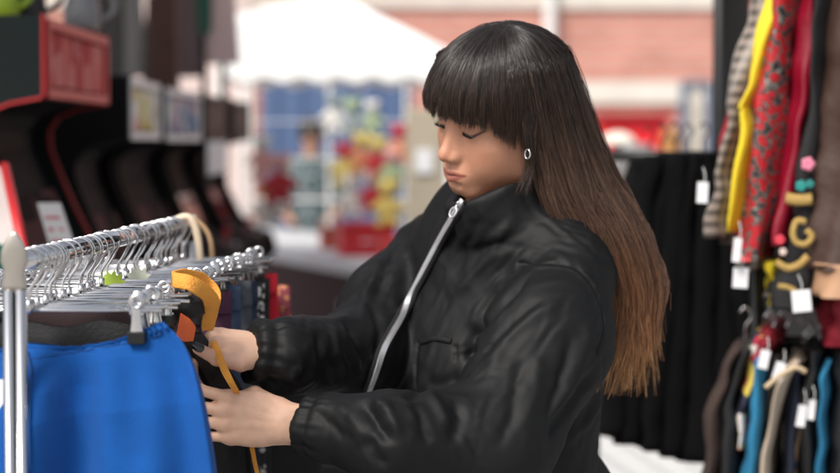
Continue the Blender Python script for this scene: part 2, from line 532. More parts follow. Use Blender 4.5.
# left hand (near the camera): back of the hand towards us
lh_o = P(291, 424, 2.70)
LHX = P(236, 418, 2.69) - lh_o
fL, blo, bhi, WL, _ = make_hand(lh_o, LHX, (0, 0, 1), (0.06, -1, .10),
    [(9, 8, 20, 14), (1, 20, 30, 18), (-2, 20, 30, 18), (-6, 16, 26, 18)],
    [(.020, .020, -.012), (.052, .034, -.030), (.080, .022, -.038), (.103, .012, -.040)])
v, f, g = iso(fL, blo, bhi, .0016)
def hand_cols(v, W):
    c = np.tile(np.array([.67, .42, .30]), (len(v), 1))
    for pts, r in W:
        for k, s in ((1, 1.0), (2, .9), (0, .8)):
            m = np.exp(-(np.linalg.norm(v - pts[k], axis=1) / (r[k] * 1.3)) ** 2)[:, None] * .30 * s
            c = c * (1 - m) + np.array([.60, .25, .17]) * m
        m = np.exp(-(np.linalg.norm(v - pts[3], axis=1) / (r[3] * 2.0)) ** 2)[:, None] * .45
        c = c * (1 - m) + np.array([.62, .25, .18]) * m
    return c * (1 + .08 * noise(v * 90)[:, None])
VV.append(v); FF.append(f); CC.append(hand_cols(v, WL))

# right hand (far side), palm down, thumb on our side of the cloth
rh_o = P(278, 349, 2.755)
fR, blo, bhi, WR, rw = make_hand(rh_o, P(222, 341, 2.742) - rh_o, (0, -1, 0), (-.1, -.28, 1),
    [(-6, 46, 55, 35), (-6, 50, 55, 35), (-4, 52, 55, 35), (0, 54, 55, 35)],
    [(.020, .018, -.010), (.052, .040, -.014), (.086, .050, -.008), (.113, .050, .002)], .002)
v, f, g = iso(fR, blo, bhi, .0016)
VV.append(v); FF.append(f); CC.append(hand_cols(v, WR))

# trunk, arms and legs inside the clothes
NB = P(512, 205, 3.0); HIP = np.array([NB[0] + .03, 3.04, .92])
SL, SR = P(572, 285, 2.88), P(432, 250, 3.19)
EL, ER = P(492, 446, 2.74), P(356, 356, 2.99)
fx = np.array([-.77, -.64, 0.]); lx = np.array([.64, -.77, 0.])
def trunk(p):
    d = s_cap(p, NB, (NB + HIP) / 2 + fx * .02, .075, .10)
    d = smin(d, s_cap(p, (NB + HIP) / 2, HIP, .10, .10), .05)
    d = smin(d, s_cap(p, SL, SR, .045, .045), .05)
    d = smin(d, s_cap(p, SL, EL, .045, .038), .02); d = smin(d, s_cap(p, EL, lh_o + .06 * (EL - lh_o), .038, .018), .01)
    d = smin(d, s_cap(p, SR, P(394, 302, 3.09), .036, .034), .02); d = smin(d, s_cap(p, P(394, 302, 3.09), ER, .034, .026), .02); d = smin(d, s_cap(p, ER, rh_o + .16 * (ER - rh_o), .026, .017), .01)
    for s in (-1, 1):
        kn = HIP + lx * s * .10 + fx * .03 - np.array([0, 0, .42]); an = kn - fx * .02 * (s + 1) - np.array([0, 0, .40])
        d = smin(d, s_cap(p, HIP + lx * s * .08 - np.array([0, 0, .03]), kn, .085, .055), .04)
        d = smin(d, s_cap(p, kn, an, .054, .035), .02)
        d = smin(d, s_cap(p, an, an + fx * .14 - np.array([0, 0, .06]), .036, .028), .03)
    return d
v, f, g = iso(trunk, np.array([-.40, 2.6, -.02]), np.array([.45, 3.4, 1.46]), .011)
VV.append(v); FF.append(f); CC.append(np.tile(np.array([.56, .29, .18]), (len(v), 1)))
o = 0; Fa = []
for v, f in zip(VV, FF): Fa.append(f + o); o += len(v)
me = mesh_np('body', np.concatenate(VV), np.concatenate(Fa)); set_col(me, 'Col', np.concatenate(CC))
link('body', me, M_SKIN, person)

for s in (1, -1):
    c = np.array((s * .031, .0785, -.001)); eb = MB(); eb.sphere((0, 0, 0), .0127, 40)
    V = np.array(eb.v); g = np.array([s * -.05, .80, -.60]); g /= np.linalg.norm(g); a = np.arccos(np.clip(V @ g / .0127, -1, 1))
    cc = np.where((a < .20)[:, None], (.004, .004, .004), np.where((a < .62)[:, None], (.05, .065, .04), (.30, .25, .23)))
    me = bpy.data.meshes.new('eye'); me.from_pydata([tuple(h2w(c + v)) for v in V], [], eb.f); set_col(me, 'Col', cc)
    link('eye', me, M_EYE, person)
# upper lashes
for s in (1, -1):
    m = MB(); rr = np.random.RandomState(3)
    for k in range(34):
        t = k / 33; x = .0195 + .0255 * t
        z = -.0030 - .0014 * (1 - ((x - .031) / .013) ** 2) + max(x - .041, 0) * .45
        y = .0785 + math.sqrt(max(.0137 ** 2 - (x - .031) ** 2 - (z + .001) ** 2, 1e-6))
        L = .0045 + .0035 * t
        a = np.array([s * x, y, z]); d = np.array([s * (.25 + 1.3 * (t - .35)), .9, -.12]); d /= np.linalg.norm(d)
        pts = [a, a + d * L * .5 + np.array([0, 0, -.0003]), a + d * L + np.array([0, 0, .0012])]
        m.tube([h2w(p) for p in pts], [.00034, .00026, .00008], 4)
    m.build('eyelashes', mat('lash', (.006, .005, .005), rough=.6), person)
nail(WR[4][0], .0080, (.1, -1, .55), M_NAILD, person, 'thumbnail', .017)
for i in range(4): nail(WL[i][0], .0060, (0, -1, .15), M_NAIL, person)
# hoop earring
er = MB(); c = P(527.5, 154, 2.862)
th = np.linspace(0, 2 * math.pi, 25)
er.tube([c + np.array([.0036 * math.cos(t), -.003*math.cos(t), .0068 * math.sin(t)]) for t in th], .0010, 6, cap=False)
er.build('hoop_earring', M_SILVER, person, True)
# ---------------------------------------------------------------- jacket
M_NYLON = mat('black nylon', (.0024, .0027, .0032), rough=.64, spec=.30, bump=.05, bscale=26, bstretch=(1.0, 1.0, .28))
M_RIB = mat('black rib knit', (.010, .010, .011), rough=.85, spec=.3)
M_ZIP = mat('zip metal', (.80, .80, .82), rough=.35, metal=.7)
TC = P(505, 285, 3.04); TB = P(488, 385, 3.03); TH = P(486, 462, 3.03)
TF = np.array([lx, fx, [0, 0, 1.]])
CF = P(302, 424, 2.70); ELs = P(490, 446, 2.735); FM = P(390, 440, 2.66)
CR = P(254, 351, 2.750); CR2 = P(282, 355, 2.764); ERs = P(358, 356, 2.96)
def jacket2(p):
    d = s_ell(p, TC, (.185, .125, .20), TF)
    d = smin(d, s_ell(p, TB, (.195, .150, .17), TF), .06)
    d = smin(d, s_ell(p, TH, (.190, .150, .13), TF), .05)
    return d
def sleeve_cut(d, p, c, frm, r):
    a = c - frm; a /= np.linalg.norm(a)
    q = p - c; t = q @ a; rad = np.linalg.norm(q - t[:, None] * a, axis=1)
    slab = np.maximum(-(t - .004), rad - r * 2.2)             # everything past the cuff plane, near the wrist
    return smax(d, -np.maximum(np.maximum(-(t - .004), t - .12), rad - r * 1.55), .003)
NCK = P(501, 194, 2.970)
_f = fx * .91 + np.array([0, 0, -.41]); _l = lx * .985 + np.array([0, 0, .16]); _f /= np.linalg.norm(_f); _l -= _f * (_l @ _f); _l /= np.linalg.norm(_l); _u = np.cross(_l, _f); _u *= np.sign(_u[2]); CFR = np.array([_l, _f, _u])
def collar_sdf(p):
    q = (p - NCK) @ CFR.T
    x, y, z = q[:, 0], q[:, 1], q[:, 2]
    ang = np.arctan2(x, y); flare = 1 - 1.2 * np.clip(z, -.03, .05)
    r = np.sqrt((x / .068) ** 2 + (y / .082) ** 2)
    k = (r - flare * 1.0) * .073 + .0022 * noise(np.stack([np.cos(ang) * 6, np.sin(ang) * 6, z * 12], 1))
    return np.sqrt(np.maximum(np.abs(k) - .0030, 0) ** 2 + np.maximum(np.abs(z + .010) - .027, 0) ** 2) - .0072
JH = .0030 if not globals().get('QUICK') else .006
def jacket_full(p):
    d = jacket_base(p)
    d = sleeve_cut(d, p, CF, FM, .034)
    d = sleeve_cut(d, p, CR, CR2, .033)
    # hollow at the wrists
    d = smax(d, -s_cap(p, CF + (CF - FM) / np.linalg.norm(CF - FM) * .03, CF - (CF - FM) / np.linalg.norm(CF - FM) * .02, .0285, .0265), .004)
    return d
def jacket_base(p):
    d = jacket2(p)
    d = smin(d, s_cap(p, P(572, 276, 2.90), P(432, 250, 3.19), .060, .052), .06)
    d = smin(d, s_cap(p, P(514, 214, 2.99), P(512, 250, 3.02), .066, .10), .05)
    d = smin(d, s_cap(p, P(560, 262, 2.97), P(520, 225, 3.0), .06, .06), .05)
    d = smax(d, TH[2] - .05 - p[:, 2], .02)
    n = smin(s_cap(p, P(566, 292, 2.885), P(548, 340, 2.83), .070, .086), s_cap(p, P(548, 340, 2.83), ELs, .088, .086), .04)
    n = smin(n, s_cap(p, ELs, FM, .084, .062), .03)
    n = smin(n, s_cap(p, FM, P(327, 428, 2.69), .060, .046), .03)
    n = smin(n, s_cap(p, P(327, 428, 2.69), CF, .045, .034), .014)
    f = smin(s_cap(p, P(430, 256, 3.19), P(390, 302, 3.09), .062, .066), s_cap(p, P(390, 302, 3.09), ERs, .066, .066), .04)
    f = smin(f, s_cap(p, ERs, CR2, .064, .054), .03)
    f = smin(f, s_cap(p, CR2 - np.array([0, 0, .003]), CR + np.array([0, 0, -.006]), .054, .043), .014)
    d = smin(d, n, .007); d = smin(d, f, .014)
    d = smin(d, collar_sdf(p), .012)
    d = smax(d, -s_cap(p, P(497, 196, 2.965), P(500, 170, 2.955), .052, .062), .006)
    return d
jv, jf, jn = iso(jacket_full, np.array([-.36, 2.50, .93]), np.array([.42, 3.42, 1.50]), JH)
JP = proj(jv)
JD = (jv - CAMP) @ FWD
def surf(px, py, rad=3.5):
    m = np.hypot(JP[:, 0] - px, JP[:, 1] - py) < rad
    i = np.where(m)[0]
    if len(i) == 0: i = np.array([np.argmin(np.hypot(JP[:, 0] - px, JP[:, 1] - py))])
    return i[np.argmin(JD[i])]
def surf_line(pts, n=40):
    q = spline(np.array(pts, float), n); ids = [surf(*a) for a in q]
    return jv[ids], jn[ids]
disp = np.zeros(len(jv))
def dist_poly(v, pl):
    best = np.full(len(v), 1e9); tt = np.zeros(len(v))
    for i in range(len(pl) - 1):
        a, b = pl[i], pl[i+1]; d = b - a; l = d @ d + 1e-12
        t = np.clip((v - a) @ d / l, 0, 1); r = np.linalg.norm(v - a - t[:, None] * d, axis=1)
        m = r < best; best[m] = r[m]; tt[m] = (i + t[m]) / (len(pl) - 1)
    return best, tt
def stroke(pts, w, amp, side=0.0, n=14, taper=True):
    """a crease (amp < 0) or a ridge along a line on the cloth"""
    pl, nn = surf_line(pts, n)
    lo, hi = pl.min(0) - w * 4, pl.max(0) + w * 4
    m = ((jv > lo) & (jv < hi)).all(1)
    i = np.where(m)[0]
    r, t = dist_poly(jv[i], pl)
    env = np.clip(np.minimum(t, 1 - t) * 5, 0, 1) if taper else 1.0
    prof = np.exp(-(r / w) ** 2)
    if side: prof = prof - side * np.exp(-((r - 2.0 * w) / w) ** 2)
    disp[i] += amp * .8 * prof * env

# ---- broad folds from noise stretched along the direction the cloth is pulled
def axis_coord(v, a, b):
    d = b - a; L = np.linalg.norm(d); d = d / L; t = (v - a) @ d; q = v - a - t[:, None] * d
    return t, q, np.linalg.norm(q, axis=1)
SHN = P(566, 292, 2.885)
def wgt(f): return np.clip(1 - f / .03, 0, 1)
dn1 = s_cap(jv, SHN, ELs, .078, .088); dn2 = s_cap(jv, ELs, FM, .086, .070); dn3 = s_cap(jv, FM, CF, .068, .034)
df1 = s_cap(jv, P(430, 256, 3.19), ERs, .064, .066); df2 = s_cap(jv, ERs, CR, .060, .034)
wn_ = wgt(np.minimum(np.minimum(dn1, dn2), dn3)); wf_ = wgt(np.minimum(df1, df2)) * (1 - wn_)
wt_ = 1 - np.clip(wn_ + wf_, 0, 1)
def sharp(x, k=1.0): return np.sign(x) * np.abs(x) ** k
def folds(v, D, stretch, freq, seed):
    """ridged noise: long along D"""
    D = np.array(D, float); D /= np.linalg.norm(D)
    t = v @ D; q = v - t[:, None] * D
    wv = q * freq + D * t[:, None] * freq / stretch
    wv = wv + .55 * np.stack([noise(v * freq * .35 + seed), noise(v * freq * .35 + seed + 9.1), noise(v * freq * .35 + seed + 17.7)], 1)
    n1 = noise(wv + seed * 3.1)
    n2 = noise(wv * 2.1 + seed * 5.7)
    return (1 - np.sqrt(n1 * n1 + .0010) * 2.6) * .8 + (1 - np.abs(n2) * 2.6) * .16 - .35
sl_dir = ELs - SHN; fo_dir = FM - ELs
# upper sleeve: folds slant from the shoulder down to the crook of the arm
w1 = np.clip(1 - dn1 / .03, 0, 1) * np.clip((dn2 - dn1) / .03 + .5, 0, 1)
disp += w1 * .0028 * folds(jv, P(470, 350, 2.8) - P(585, 280, 2.88), 7, 14, 3.3)
w2 = np.clip(1 - np.minimum(dn2, dn3) / .03, 0, 1) * (1 - np.clip((dn2 - dn1) / .03 + .5, 0, 1) * (dn1 < .03))
tt, qq, rr_ = axis_coord(jv, ELs, CF)
disp += w2 * .0026 * folds(jv, P(410, 470, 2.66) - P(365, 385, 2.62), 5, 15, 8.8)
disp += wf_ * .0055 * folds(jv, P(330, 390, 3.0) - P(345, 300, 3.0), 3.5, 15, 12.4)
disp += wt_ * .0024 * folds(jv, P(395, 350, 2.95) - P(500, 215, 2.9), 8.0, 13, 21.9)
disp += (1 - w2) * .0013 * folds(jv, P(455, 345, 2.8) - P(560, 265, 2.9), 9.0, 36, 31.0)
disp += w2 * .0012 * folds(jv, P(400, 460, 2.66) - P(355, 385, 2.62), 5.0, 34, 61.0)
# gathers at the cuffs
for c, frm, r0 in ((CF, FM, .034), (CR, CR2, .033)):
    t, q, rad = axis_coord(jv, frm, c); L = np.linalg.norm(c - frm)
    ax = (c - frm) / L; e1 = np.cross(ax, [0, 0, 1.]); e1 /= np.linalg.norm(e1); e2 = np.cross(ax, e1)
    ph = np.arctan2(q @ e2, q @ e1); near = np.clip((t - L + .055) / .04, 0, 1) * (rad < .075) * (t < L + .03)
    disp += near * .0030 * (1 - np.abs(noise(np.stack([np.cos(ph) * 4.2, np.sin(ph) * 4.2, t * 9], 1) + 40)) * 3)
    band = near * np.exp(-((t - L + .018) / .006) ** 2)
    disp -= band * .0040
    disp += near * np.exp(-((t - L + .004) / .006) ** 2) * .0025
# drawn creases, read off the cloth
V_, W_ = -1, 1
for pts, w, a in [
    ([(462, 356), (470, 338), (490, 312), (512, 288), (528, 270)], .010, -.012),
    ([(461, 350), (467, 352), (474, 344)], .010, -.016),
    ([(470, 372), (455, 378), (432, 384), (408, 396), (385, 402)], .009, -.006),
    ([(426, 386), (440, 404), (452, 428)], .010, .009),
    ([(412, 398), (424, 418), (432, 446)], .008, -.009),
    ([(359, 398), (374, 418), (390, 444)], .009, -.011),
    ([(372, 394), (388, 410), (402, 434)], .009, .008),
    ([(362, 436), (374, 456), (386, 472)], .008, -.009),
    ([(398, 388), (414, 404), (420, 424)], .008, .006),
    ([(330, 400), (350, 420), (362, 446)], .010, .005),
    ([(310, 408), (328, 420), (345, 446)], .006, -.005),
    ([(455, 398), (462, 420), (452, 448)], .009, -.008),
    ([(482, 378), (500, 345), (530, 315), (560, 298)], .011, .007),
    ([(475, 362), (495, 336), (520, 312), (550, 292)], .008, -.006),
    ([(596, 318), (584, 362), (560, 410)], .012, .007),
    ([(575, 330), (566, 372), (545, 425)], .008, -.007),
    ([(540, 345), (538, 390), (524, 440)], .010, .005),
    ([(520, 350), (515, 400), (500, 450)], .008, -.006),
    ([(500, 270), (478, 300), (468, 330)], .009, .006),
    ([(520, 212), (500, 240), (470, 275), (445, 300)], .009, .006),
    ([(540, 230), (515, 250), (490, 280), (474, 310)], .008, -.006),
    ([(478, 215), (468, 240), (450, 275)], .007, -.005),
    ([(455, 215), (438, 245), (420, 275)], .007, .004),
    ([(398, 240), (382, 270), (378, 300)], .010, -.010),
    ([(382, 262), (366, 290), (362, 320)], .009, .008),
    ([(372, 300), (384, 330), (380, 360)], .010, -.011),
    ([(348, 318), (362, 345), (374, 375)], .009, -.009),
    ([(334, 322), (340, 350), (352, 380)], .009, .008),
    ([(322, 330), (326, 360), (334, 388)], .008, -.008),
    ([(600, 372), (575, 405), (545, 445)], .010, -.012),
    ([(606, 395), (590, 425), (560, 450)], .008, .006),
]:
    stroke(pts, w, a)
# fine sharp creases of the thin cloth
rc = np.random.RandomState(21)
def crease_field(n, box, dirs, ln=(26, 62), amp=(.0005, .0015), w=(.0028, .0050)):
    for _ in range(n):
        cx, cy = rc.uniform(box[0], box[2]), rc.uniform(box[1], box[3]); d = dirs[rc.randint(len(dirs))]; d = np.array(d, float) + rc.normal(size=2) * .14; d /= np.linalg.norm(d)
        L = rc.uniform(*ln); nn = np.array([-d[1], d[0]]) * rc.normal() * L * .08
        pts = [(cx - d[0] * L / 2, cy - d[1] * L / 2), (cx + nn[0], cy + nn[1]), (cx + d[0] * L / 2, cy + d[1] * L / 2)]
        a = rc.uniform(*amp); stroke(pts, rc.uniform(*w), -a if rc.rand() < .6 else a, .5, 9)
crease_field(16, (395, 215, 515, 340), [(.72, -.70), (.55, -.83)])
crease_field(14, (520, 212, 598, 262), [(.9, .42), (.8, .1)])
crease_field(20, (478, 275, 602, 425), [(-.5, .86), (-.35, .93), (-.72, .68)])
crease_field(12, (466, 318, 520, 372), [(.85, -.5), (.95, -.2)], (20, 45))
crease_field(20, (318, 398, 480, 470), [(.45, .9), (.62, .78), (-.25, .95)], (18, 48))
crease_field(22, (268, 315, 385, 385), [(.3, .95), (.55, .8)], (16, 40))
crease_field(10, (560, 365, 610, 445), [(-.7, .7), (-.4, .9)])
crease_field(10, (368, 235, 405, 300), [(.2, .95), (-.3, .9)], (20, 45))
jv = jv + jn * disp[:, None]
jv = smooth_np(jv, jf, 4, .5)
jn = vnormals(jv, jf)
JP = proj(jv); JD = (jv - CAMP) @ FWD
disp[:] = 0
stroke([(415, 342), (413, 362), (412, 386)], .0035, -.0035, 0, 20, False)
stroke([(452, 342), (453, 350), (452, 362)], .0035, -.003, 0, 12, True)
# sewn seams: armhole, shoulder
stroke([(516, 264), (545, 260), (572, 263), (590, 276), (602, 298), (607, 330), (600, 352)], .0030, -.0042, 0, 30, False)
stroke([(548, 253), (575, 258), (596, 272)], .008, .0015)
stroke([(513, 268), (545, 264), (571, 267), (587, 279), (599, 300), (603, 330), (597, 350)], .0045, .0022, 0, 30, False)
jv = jv + jn * disp[:, None]
jn = vnormals(jv, jf)
JP = proj(jv); JD = (jv - CAMP) @ FWD
jacket_ob = link('jacket', mesh_np('jacket', jv, jf), M_NYLON, person)

# zip: two rows of teeth on a dark tape
zp = [(463, 203), (452, 220), (440, 241), (428, 264), (417, 286), (407, 305), (398, 322), (388, 340), (381, 354), (376, 368), (371, 382), (365, 397)]
zid = [surf(*a) for a in spline(np.array(zp, float), 60)]
zy = (jv[zid] - CAMP) @ FWD; zn = jn[zid].copy()
for i in range(1, 60):
    if zy[i] < zy[i-1] - .018: zy[i] = zy[i-1] - .004; zn[i] = zn[i-1]
zy = np.array([np.mean(zy[max(0, i-4):min(60, i+5)]) for i in range(60)])
zl = np.array([P(a[0], a[1], 1.0) for a in spline(np.array(zp, float), 60)]) - CAMP
zl = CAMP + zl * (zy / (zl @ FWD))[:, None]; zl = spline(zl, 150)
zn = spline(np.array([zn[max(0, i-4):i+5].mean(0) for i in range(60)]), 150); zn /= np.linalg.norm(zn, axis=1)[:, None]
T = np.gradient(zl, axis=0); T /= np.linalg.norm(T, axis=1)[:, None]; S = np.cross(T, zn)
tp = MB(); 
G = np.stack([zl + S * a + zn * b for a, b in ((-.009, -.001), (-.008, .0022), (-.003, .0030), (.003, .0030), (.008, .0022), (.009, -.001))], 1)
tp.grid(G); tape = tp.build('zip_tape', M_RIB, jacket_ob, True)
tm = MB()
for i in range(0, 150):
    for s in (-1, 1):
        c = zl[i] + zn[i] * .0040 + S[i] * s * .0016 + T[i] * s * .0005
        Mx = Matrix((( *S[i], 0), (*T[i], 0), (*zn[i], 0), (0, 0, 0, 1))).transposed()
        V0 = [c + S[i]*a*.0026 + T[i]*b*.00085 + zn[i]*d*.0012 for a, b, d in ((-1,-1,-1),(1,-1,-1),(1,1,-1),(-1,1,-1),(-1,-1,1),(1,-1,1),(1,1,1),(-1,1,1))]
        tm.add(V0, [(0,3,2,1),(4,5,6,7),(0,1,5,4),(1,2,6,5),(2,3,7,6),(3,0,4,7)])
tm.build('zip_teeth', M_ZIP, jacket_ob)
# slider and ring pull at the throat
c = zl[0] + zn[0] * .006
zs = MB(); zs.tube([c - T[0] * .006, c + T[0] * .008], [.0045, .0032], 8, flat=.6, up=zn[0])
zs.tube([c + zn[0] * .003 - T[0] * .004, c + zn[0] * .006, c + zn[0] * .003 + T[0] * .006], .0011, 6)
c2 = c + T[0] * .016 + zn[0] * .004 - S[0] * .002
zs.tube([c + T[0] * .004 + zn[0] * .004, c2 - T[0] * .006], .0014, 6)
th = np.linspace(0, 2 * math.pi, 25)
zs.tube([c2 + T[0] * .008 * math.cos(t) + S[0] * .0058 * math.sin(t) for t in th], .0014, 6, cap=False)
zs.build('zip_pull', M_ZIP, jacket_ob, True)
# welt pocket on the near chest
def welt(pts, w, h, name):
    pl, nn = surf_line(pts, 16); m = MB()
    pl = spline(np.array([pl[max(0, i-2):i+3].mean(0) for i in range(16)]), 24); nn = spline(nn, 24)
    T = np.gradient(pl, axis=0); T /= np.linalg.norm(T, axis=1)[:, None]; nn = nn / np.linalg.norm(nn, axis=1)[:, None]; S = np.cross(T, nn)
    m.grid(np.stack([pl + S * a * w + nn * b * h for a, b in ((-1, -1.5), (-.95, .6), (-.6, 1), (.6, 1), (.95, .6), (1, -1.5))], 1))
    return m.build(name, M_NYLON, jacket_ob, True)
welt([(417, 342), (432, 338), (452, 340)], .0045, .0030, 'pocket_welt')
stroke_pts = None

# hem band, trousers, shoes
hb = MB(); G = []
for h, k in ((.0, .80), (.012, .86), (.03, .875), (.05, .875), (.062, .84), (.062, .78), (0.0, .74)):
    G.append([np.array([TH[0], TH[1], TH[2] - .105 + h]) + lx * math.cos(t) * .190 * k * (1 + .012 * math.sin(t * 60)) + fx * math.sin(t) * .152 * k * (1 + .012 * math.sin(t * 60)) for t in np.linspace(0, 2 * math.pi, 180, endpoint=False)])
hb.rings(np.array(G), False); hb.build('hem_band', M_RIB, jacket_ob, True)
def trousers(p):
    d = s_cap(p, TH - np.array([0, 0, .06]), HIP, .135, .14)
    for s in (-1, 1):
        kn = HIP + lx * s * .10 + fx * .03 - np.array([0, 0, .42]); an = kn - fx * .02 * (s + 1) - np.array([0, 0, .38])
        d = smin(d, s_cap(p, HIP + lx * s * .08 - np.array([0, 0, .03]), kn, .098, .072), .04)
        d = smin(d, s_cap(p, kn, an, .072, .062), .02)
    d = np.maximum(d, .075 - p[:, 2])
    return d
v, f, g = iso(trousers, np.array([-.2, 2.7, .05]), np.array([.5, 3.4, 1.12]), .012)
v = v + g * (.006 * folds(v, (0, 0, 1), 3, 12, 5))[:, None]
link('trousers', mesh_np('trousers', v, f), mat('black denim', (.012, .012, .014), rough=.8), person)
for s in (-1, 1):
    kn = HIP + lx * s * .10 + fx * .03 - np.array([0, 0, .42]); an = kn - fx * .02 * (s + 1) - np.array([0, 0, .38])
    def boot(p):
        a = np.array([an[0], an[1], .04]); d = s_cap(p, a + np.array([0, 0, .1]), a, .05, .048)
        d = smin(d, s_cap(p, a, a + fx * .15 - np.array([0, 0, .004]), .046, .036), .03)
        return np.maximum(d, .0 - p[:, 2])
    c = np.array([an[0], an[1], .06])
    v, f, g = iso(boot, c - np.array([.25, .25, .065]), c + np.array([.25, .25, .12]), .006)
    link('boot', mesh_np('boot', v, f), mat('black leather boot', (.012, .012, .012), rough=.4), person)
# ---------------------------------------------------------------- hair
def build_hair():
    rs = np.random.RandomState(11)
    def cap(az, el, k=1.0):
        """point of the hair cap in head coordinates: az 0 = front, 90 = her left"""
        a, e = np.radians(az), np.radians(el)
        fr = np.where(np.cos(a) > 0, .133, .122); lat = .094
        up = .1145
        r = np.array([lat, 0, up])
        x = lat * k * np.sin(a) * np.cos(e); y = fr * k * np.cos(a) * np.cos(e) - .004; z = .026 + up * k * np.sin(e)
        return np.stack([x, y, z], -1)
    def tubes(paths, w0, w1, cols, name, seed):
        n, m = paths.shape[:2]
        T = np.gradient(paths, axis=1); T /= np.linalg.norm(T, axis=2)[..., None] + 1e-9
        up = np.random.RandomState(seed).normal(size=(n, 1, 3)) * .35 + np.array([0, -1., .2])
        A = np.cross(T, np.broadcast_to(up, T.shape)); A /= np.linalg.norm(A, axis=2)[..., None] + 1e-9
        B = np.cross(T, A)
        s = np.linspace(0, 1, m); w = (w0 * (1 - s ** 3) + w1 * s ** 3)[None, :, None] * (.7 + .6 * rs.rand(n, 1, 1))
        V = np.stack([paths + w * (math.cos(t) * A + .55 * math.sin(t) * B) for t in (.5, 2.6, 4.7)], 2)
        i = np.arange(n)[:, None, None] * m * 3; j = np.arange(m - 1)[None, :, None] * 3; k = np.arange(3)[None, None, :]
        k2 = (k + 1) % 3
        F = np.stack(np.broadcast_arrays(i+j+k, i+j+k2, i+j+3+k2, i+j+3+k), -1).reshape(-1, 4)
        me = mesh_np(name, V.reshape(-1, 3), F)
        set_col(me, 'Col', np.repeat(cols.reshape(-1, 3), 3, 0))
        return me
    M = 26
    dark = np.array([.0125, .0085, .0070]); mid = np.array([.052, .028, .018]); warm = np.array([.150, .066, .030]); gold = np.array([.55, .29, .12])
    def colour(paths, n):
        y = proj(paths.reshape(-1, 3))[:, 1].reshape(n, -1) + rs.normal(size=(n, 1)) * 16
        c = np.zeros((*y.shape, 3))
        ks = [(-50, dark), (60, dark * 1.5), (140, mid * .95), (225, mid * 1.7), (290, warm * 1.05), (340, warm * 1.8), (388, gold)]
        for (a, ca), (b, cb) in zip(ks[:-1], ks[1:]):
            t = np.clip((y - a) / (b - a), 0, 1)[..., None]; c = np.where((y >= a)[..., None], ca * (1 - t) + cb * t, c)
        lum = np.exp(rs.normal(size=(n, 1, 1)) * .42)
        return c * lum
    # ---- long hair
    n = 15000
    az = 66 + (304 - 66) * rs.rand(n)
    e0_min = np.where(az < 160, 80, 0)
    clump = np.floor(az / 2.6) + rs.randint(0, 3, n) * 1000
    cr = np.random.RandomState(5).rand(5000); caz = (np.floor(az / 2.6) + .5) * 2.6
    lay = rs.rand(n) ** .6                                     # 1 outside, 0 inside
    e0 = np.maximum(92 - 66 * rs.rand(n) ** 1.7, e0_min)
    lay = np.where(e0 < 76, lay * .45, lay)
    pts = []
    kk = .955 + .055 * lay; kroot = np.where(e0 > 78, .995, .925)
    # lock relief
    ck = (cr[(clump.astype(int)) % 5000] - .5)
    ang = np.radians(az)
    lev = np.array([  # image y, centre x, front-back and side half sizes, depth, turn
        (150, 537, .110, .086, 2.985, 1.09), (200, 569, .100, .080, 2.985, 1.26), (240, 602, .076, .065, 2.975, 1.39),
        (290, 634, .042, .032, 2.955, 1.5), (335, 636, .031, .026, 2.945, 1.5), (400, 637, .047, .028, 2.94, 1.5)], float)
    for f in (1.0, .8, .6, .4, .22):
        el = e0 * f + 8 * (1 - f)
        q = cap(az + ck * 6 * (1 - f), el, (kk * (1 - max(0, f - .5) * 2) + np.minimum(kroot, kk) * max(0, f - .5) * 2) + .012 * ck * np.sin(f * 3.14))
        pts.append(h2w(q))
    for li, (yy, cx, A_, B_, dc, turn) in enumerate(lev):
        c = P(cx, yy, dc); sh = .80 + .20 * lay; tl = li / 5
        aa = np.radians(180 + (az - 185) * turn + ck * 30 * tl ** 1.5)
        q = c + np.array([-.819, -.574, 0]) * (np.cos(aa) * A_ * sh)[:, None] + np.array([.574, -.819, 0]) * (np.sin(aa) * B_ * sh)[:, None]
        if li >= 3:
            q += (noise(np.stack([clump * .37, np.full(n, li * 1.7), np.zeros(n)], 1))[:, None] * np.array([.020, .012, .0]) * (tl ** 2))
        if li == 5:
            q[:, 0] += .010 * ck + (q[:, 0] - c[0]) * .25
        pts.append(q)
    C = np.stack(pts, 1)
    # resample all at once
    m = C.shape[1]; tmax = m - 1 - 1e-6 - rs.rand(n) ** 1.3 * 1.35 - .6 * (ck + .5) - .9 * np.random.RandomState(9).rand(60)[(az // 9).astype(int)] * (az < 230)
    t = np.linspace(0, 1, M)[None, :] * tmax[:, None]; i = t.astype(int); f = (t - i)[..., None]
    Q = np.concatenate([2 * C[:, :1] - C[:, 1:2], C, 2 * C[:, -1:] - C[:, -2:-1]], 1)
    ii = np.arange(n)[:, None]; p0, p1, p2, p3 = Q[ii, i], Q[ii, i+1], Q[ii, i+2], Q[ii, i+3]
    W = .5 * ((2*p1) + (-p0+p2)*f + (2*p0-5*p1+4*p2-p3)*f**2 + (-p0+3*p1-3*p2+p3)*f**3)
    s = np.linspace(0, 1, M)[None, :]
    lo_ = np.clip(s * 2 - .75, 0, 1) ** 1.3; c8 = (az // 9)[:, None]
    W[..., 0] += .0095 * lo_ * np.sin(s * 11 + c8 * 1.9) + .012 * lo_ ** 3 * ck[:, None] + .022 * lo_ ** 5 * np.clip((az[:, None] - 170) / 80, -.6, 1)
    W[..., 1] += .006 * lo_ * np.cos(s * 9 + c8 * 2.7)
    ph = np.stack([np.repeat(clump[:, None] * .73, M, 1), np.broadcast_to(s * 3.2, (n, M)), np.zeros((n, M))], -1).reshape(-1, 3)
    for k, am in ((0, .0065), (1, .004), (2, .002)):
        W[..., k] += noise(ph + 31 * k).reshape(n, M) * am * np.clip(s * 2.2 - .15, 0, 1.6)
    ph = np.stack([np.repeat(np.arange(n)[:, None] * .37, M, 1), np.broadcast_to(s * 4.5, (n, M)), np.zeros((n, M))], -1).reshape(-1, 3)
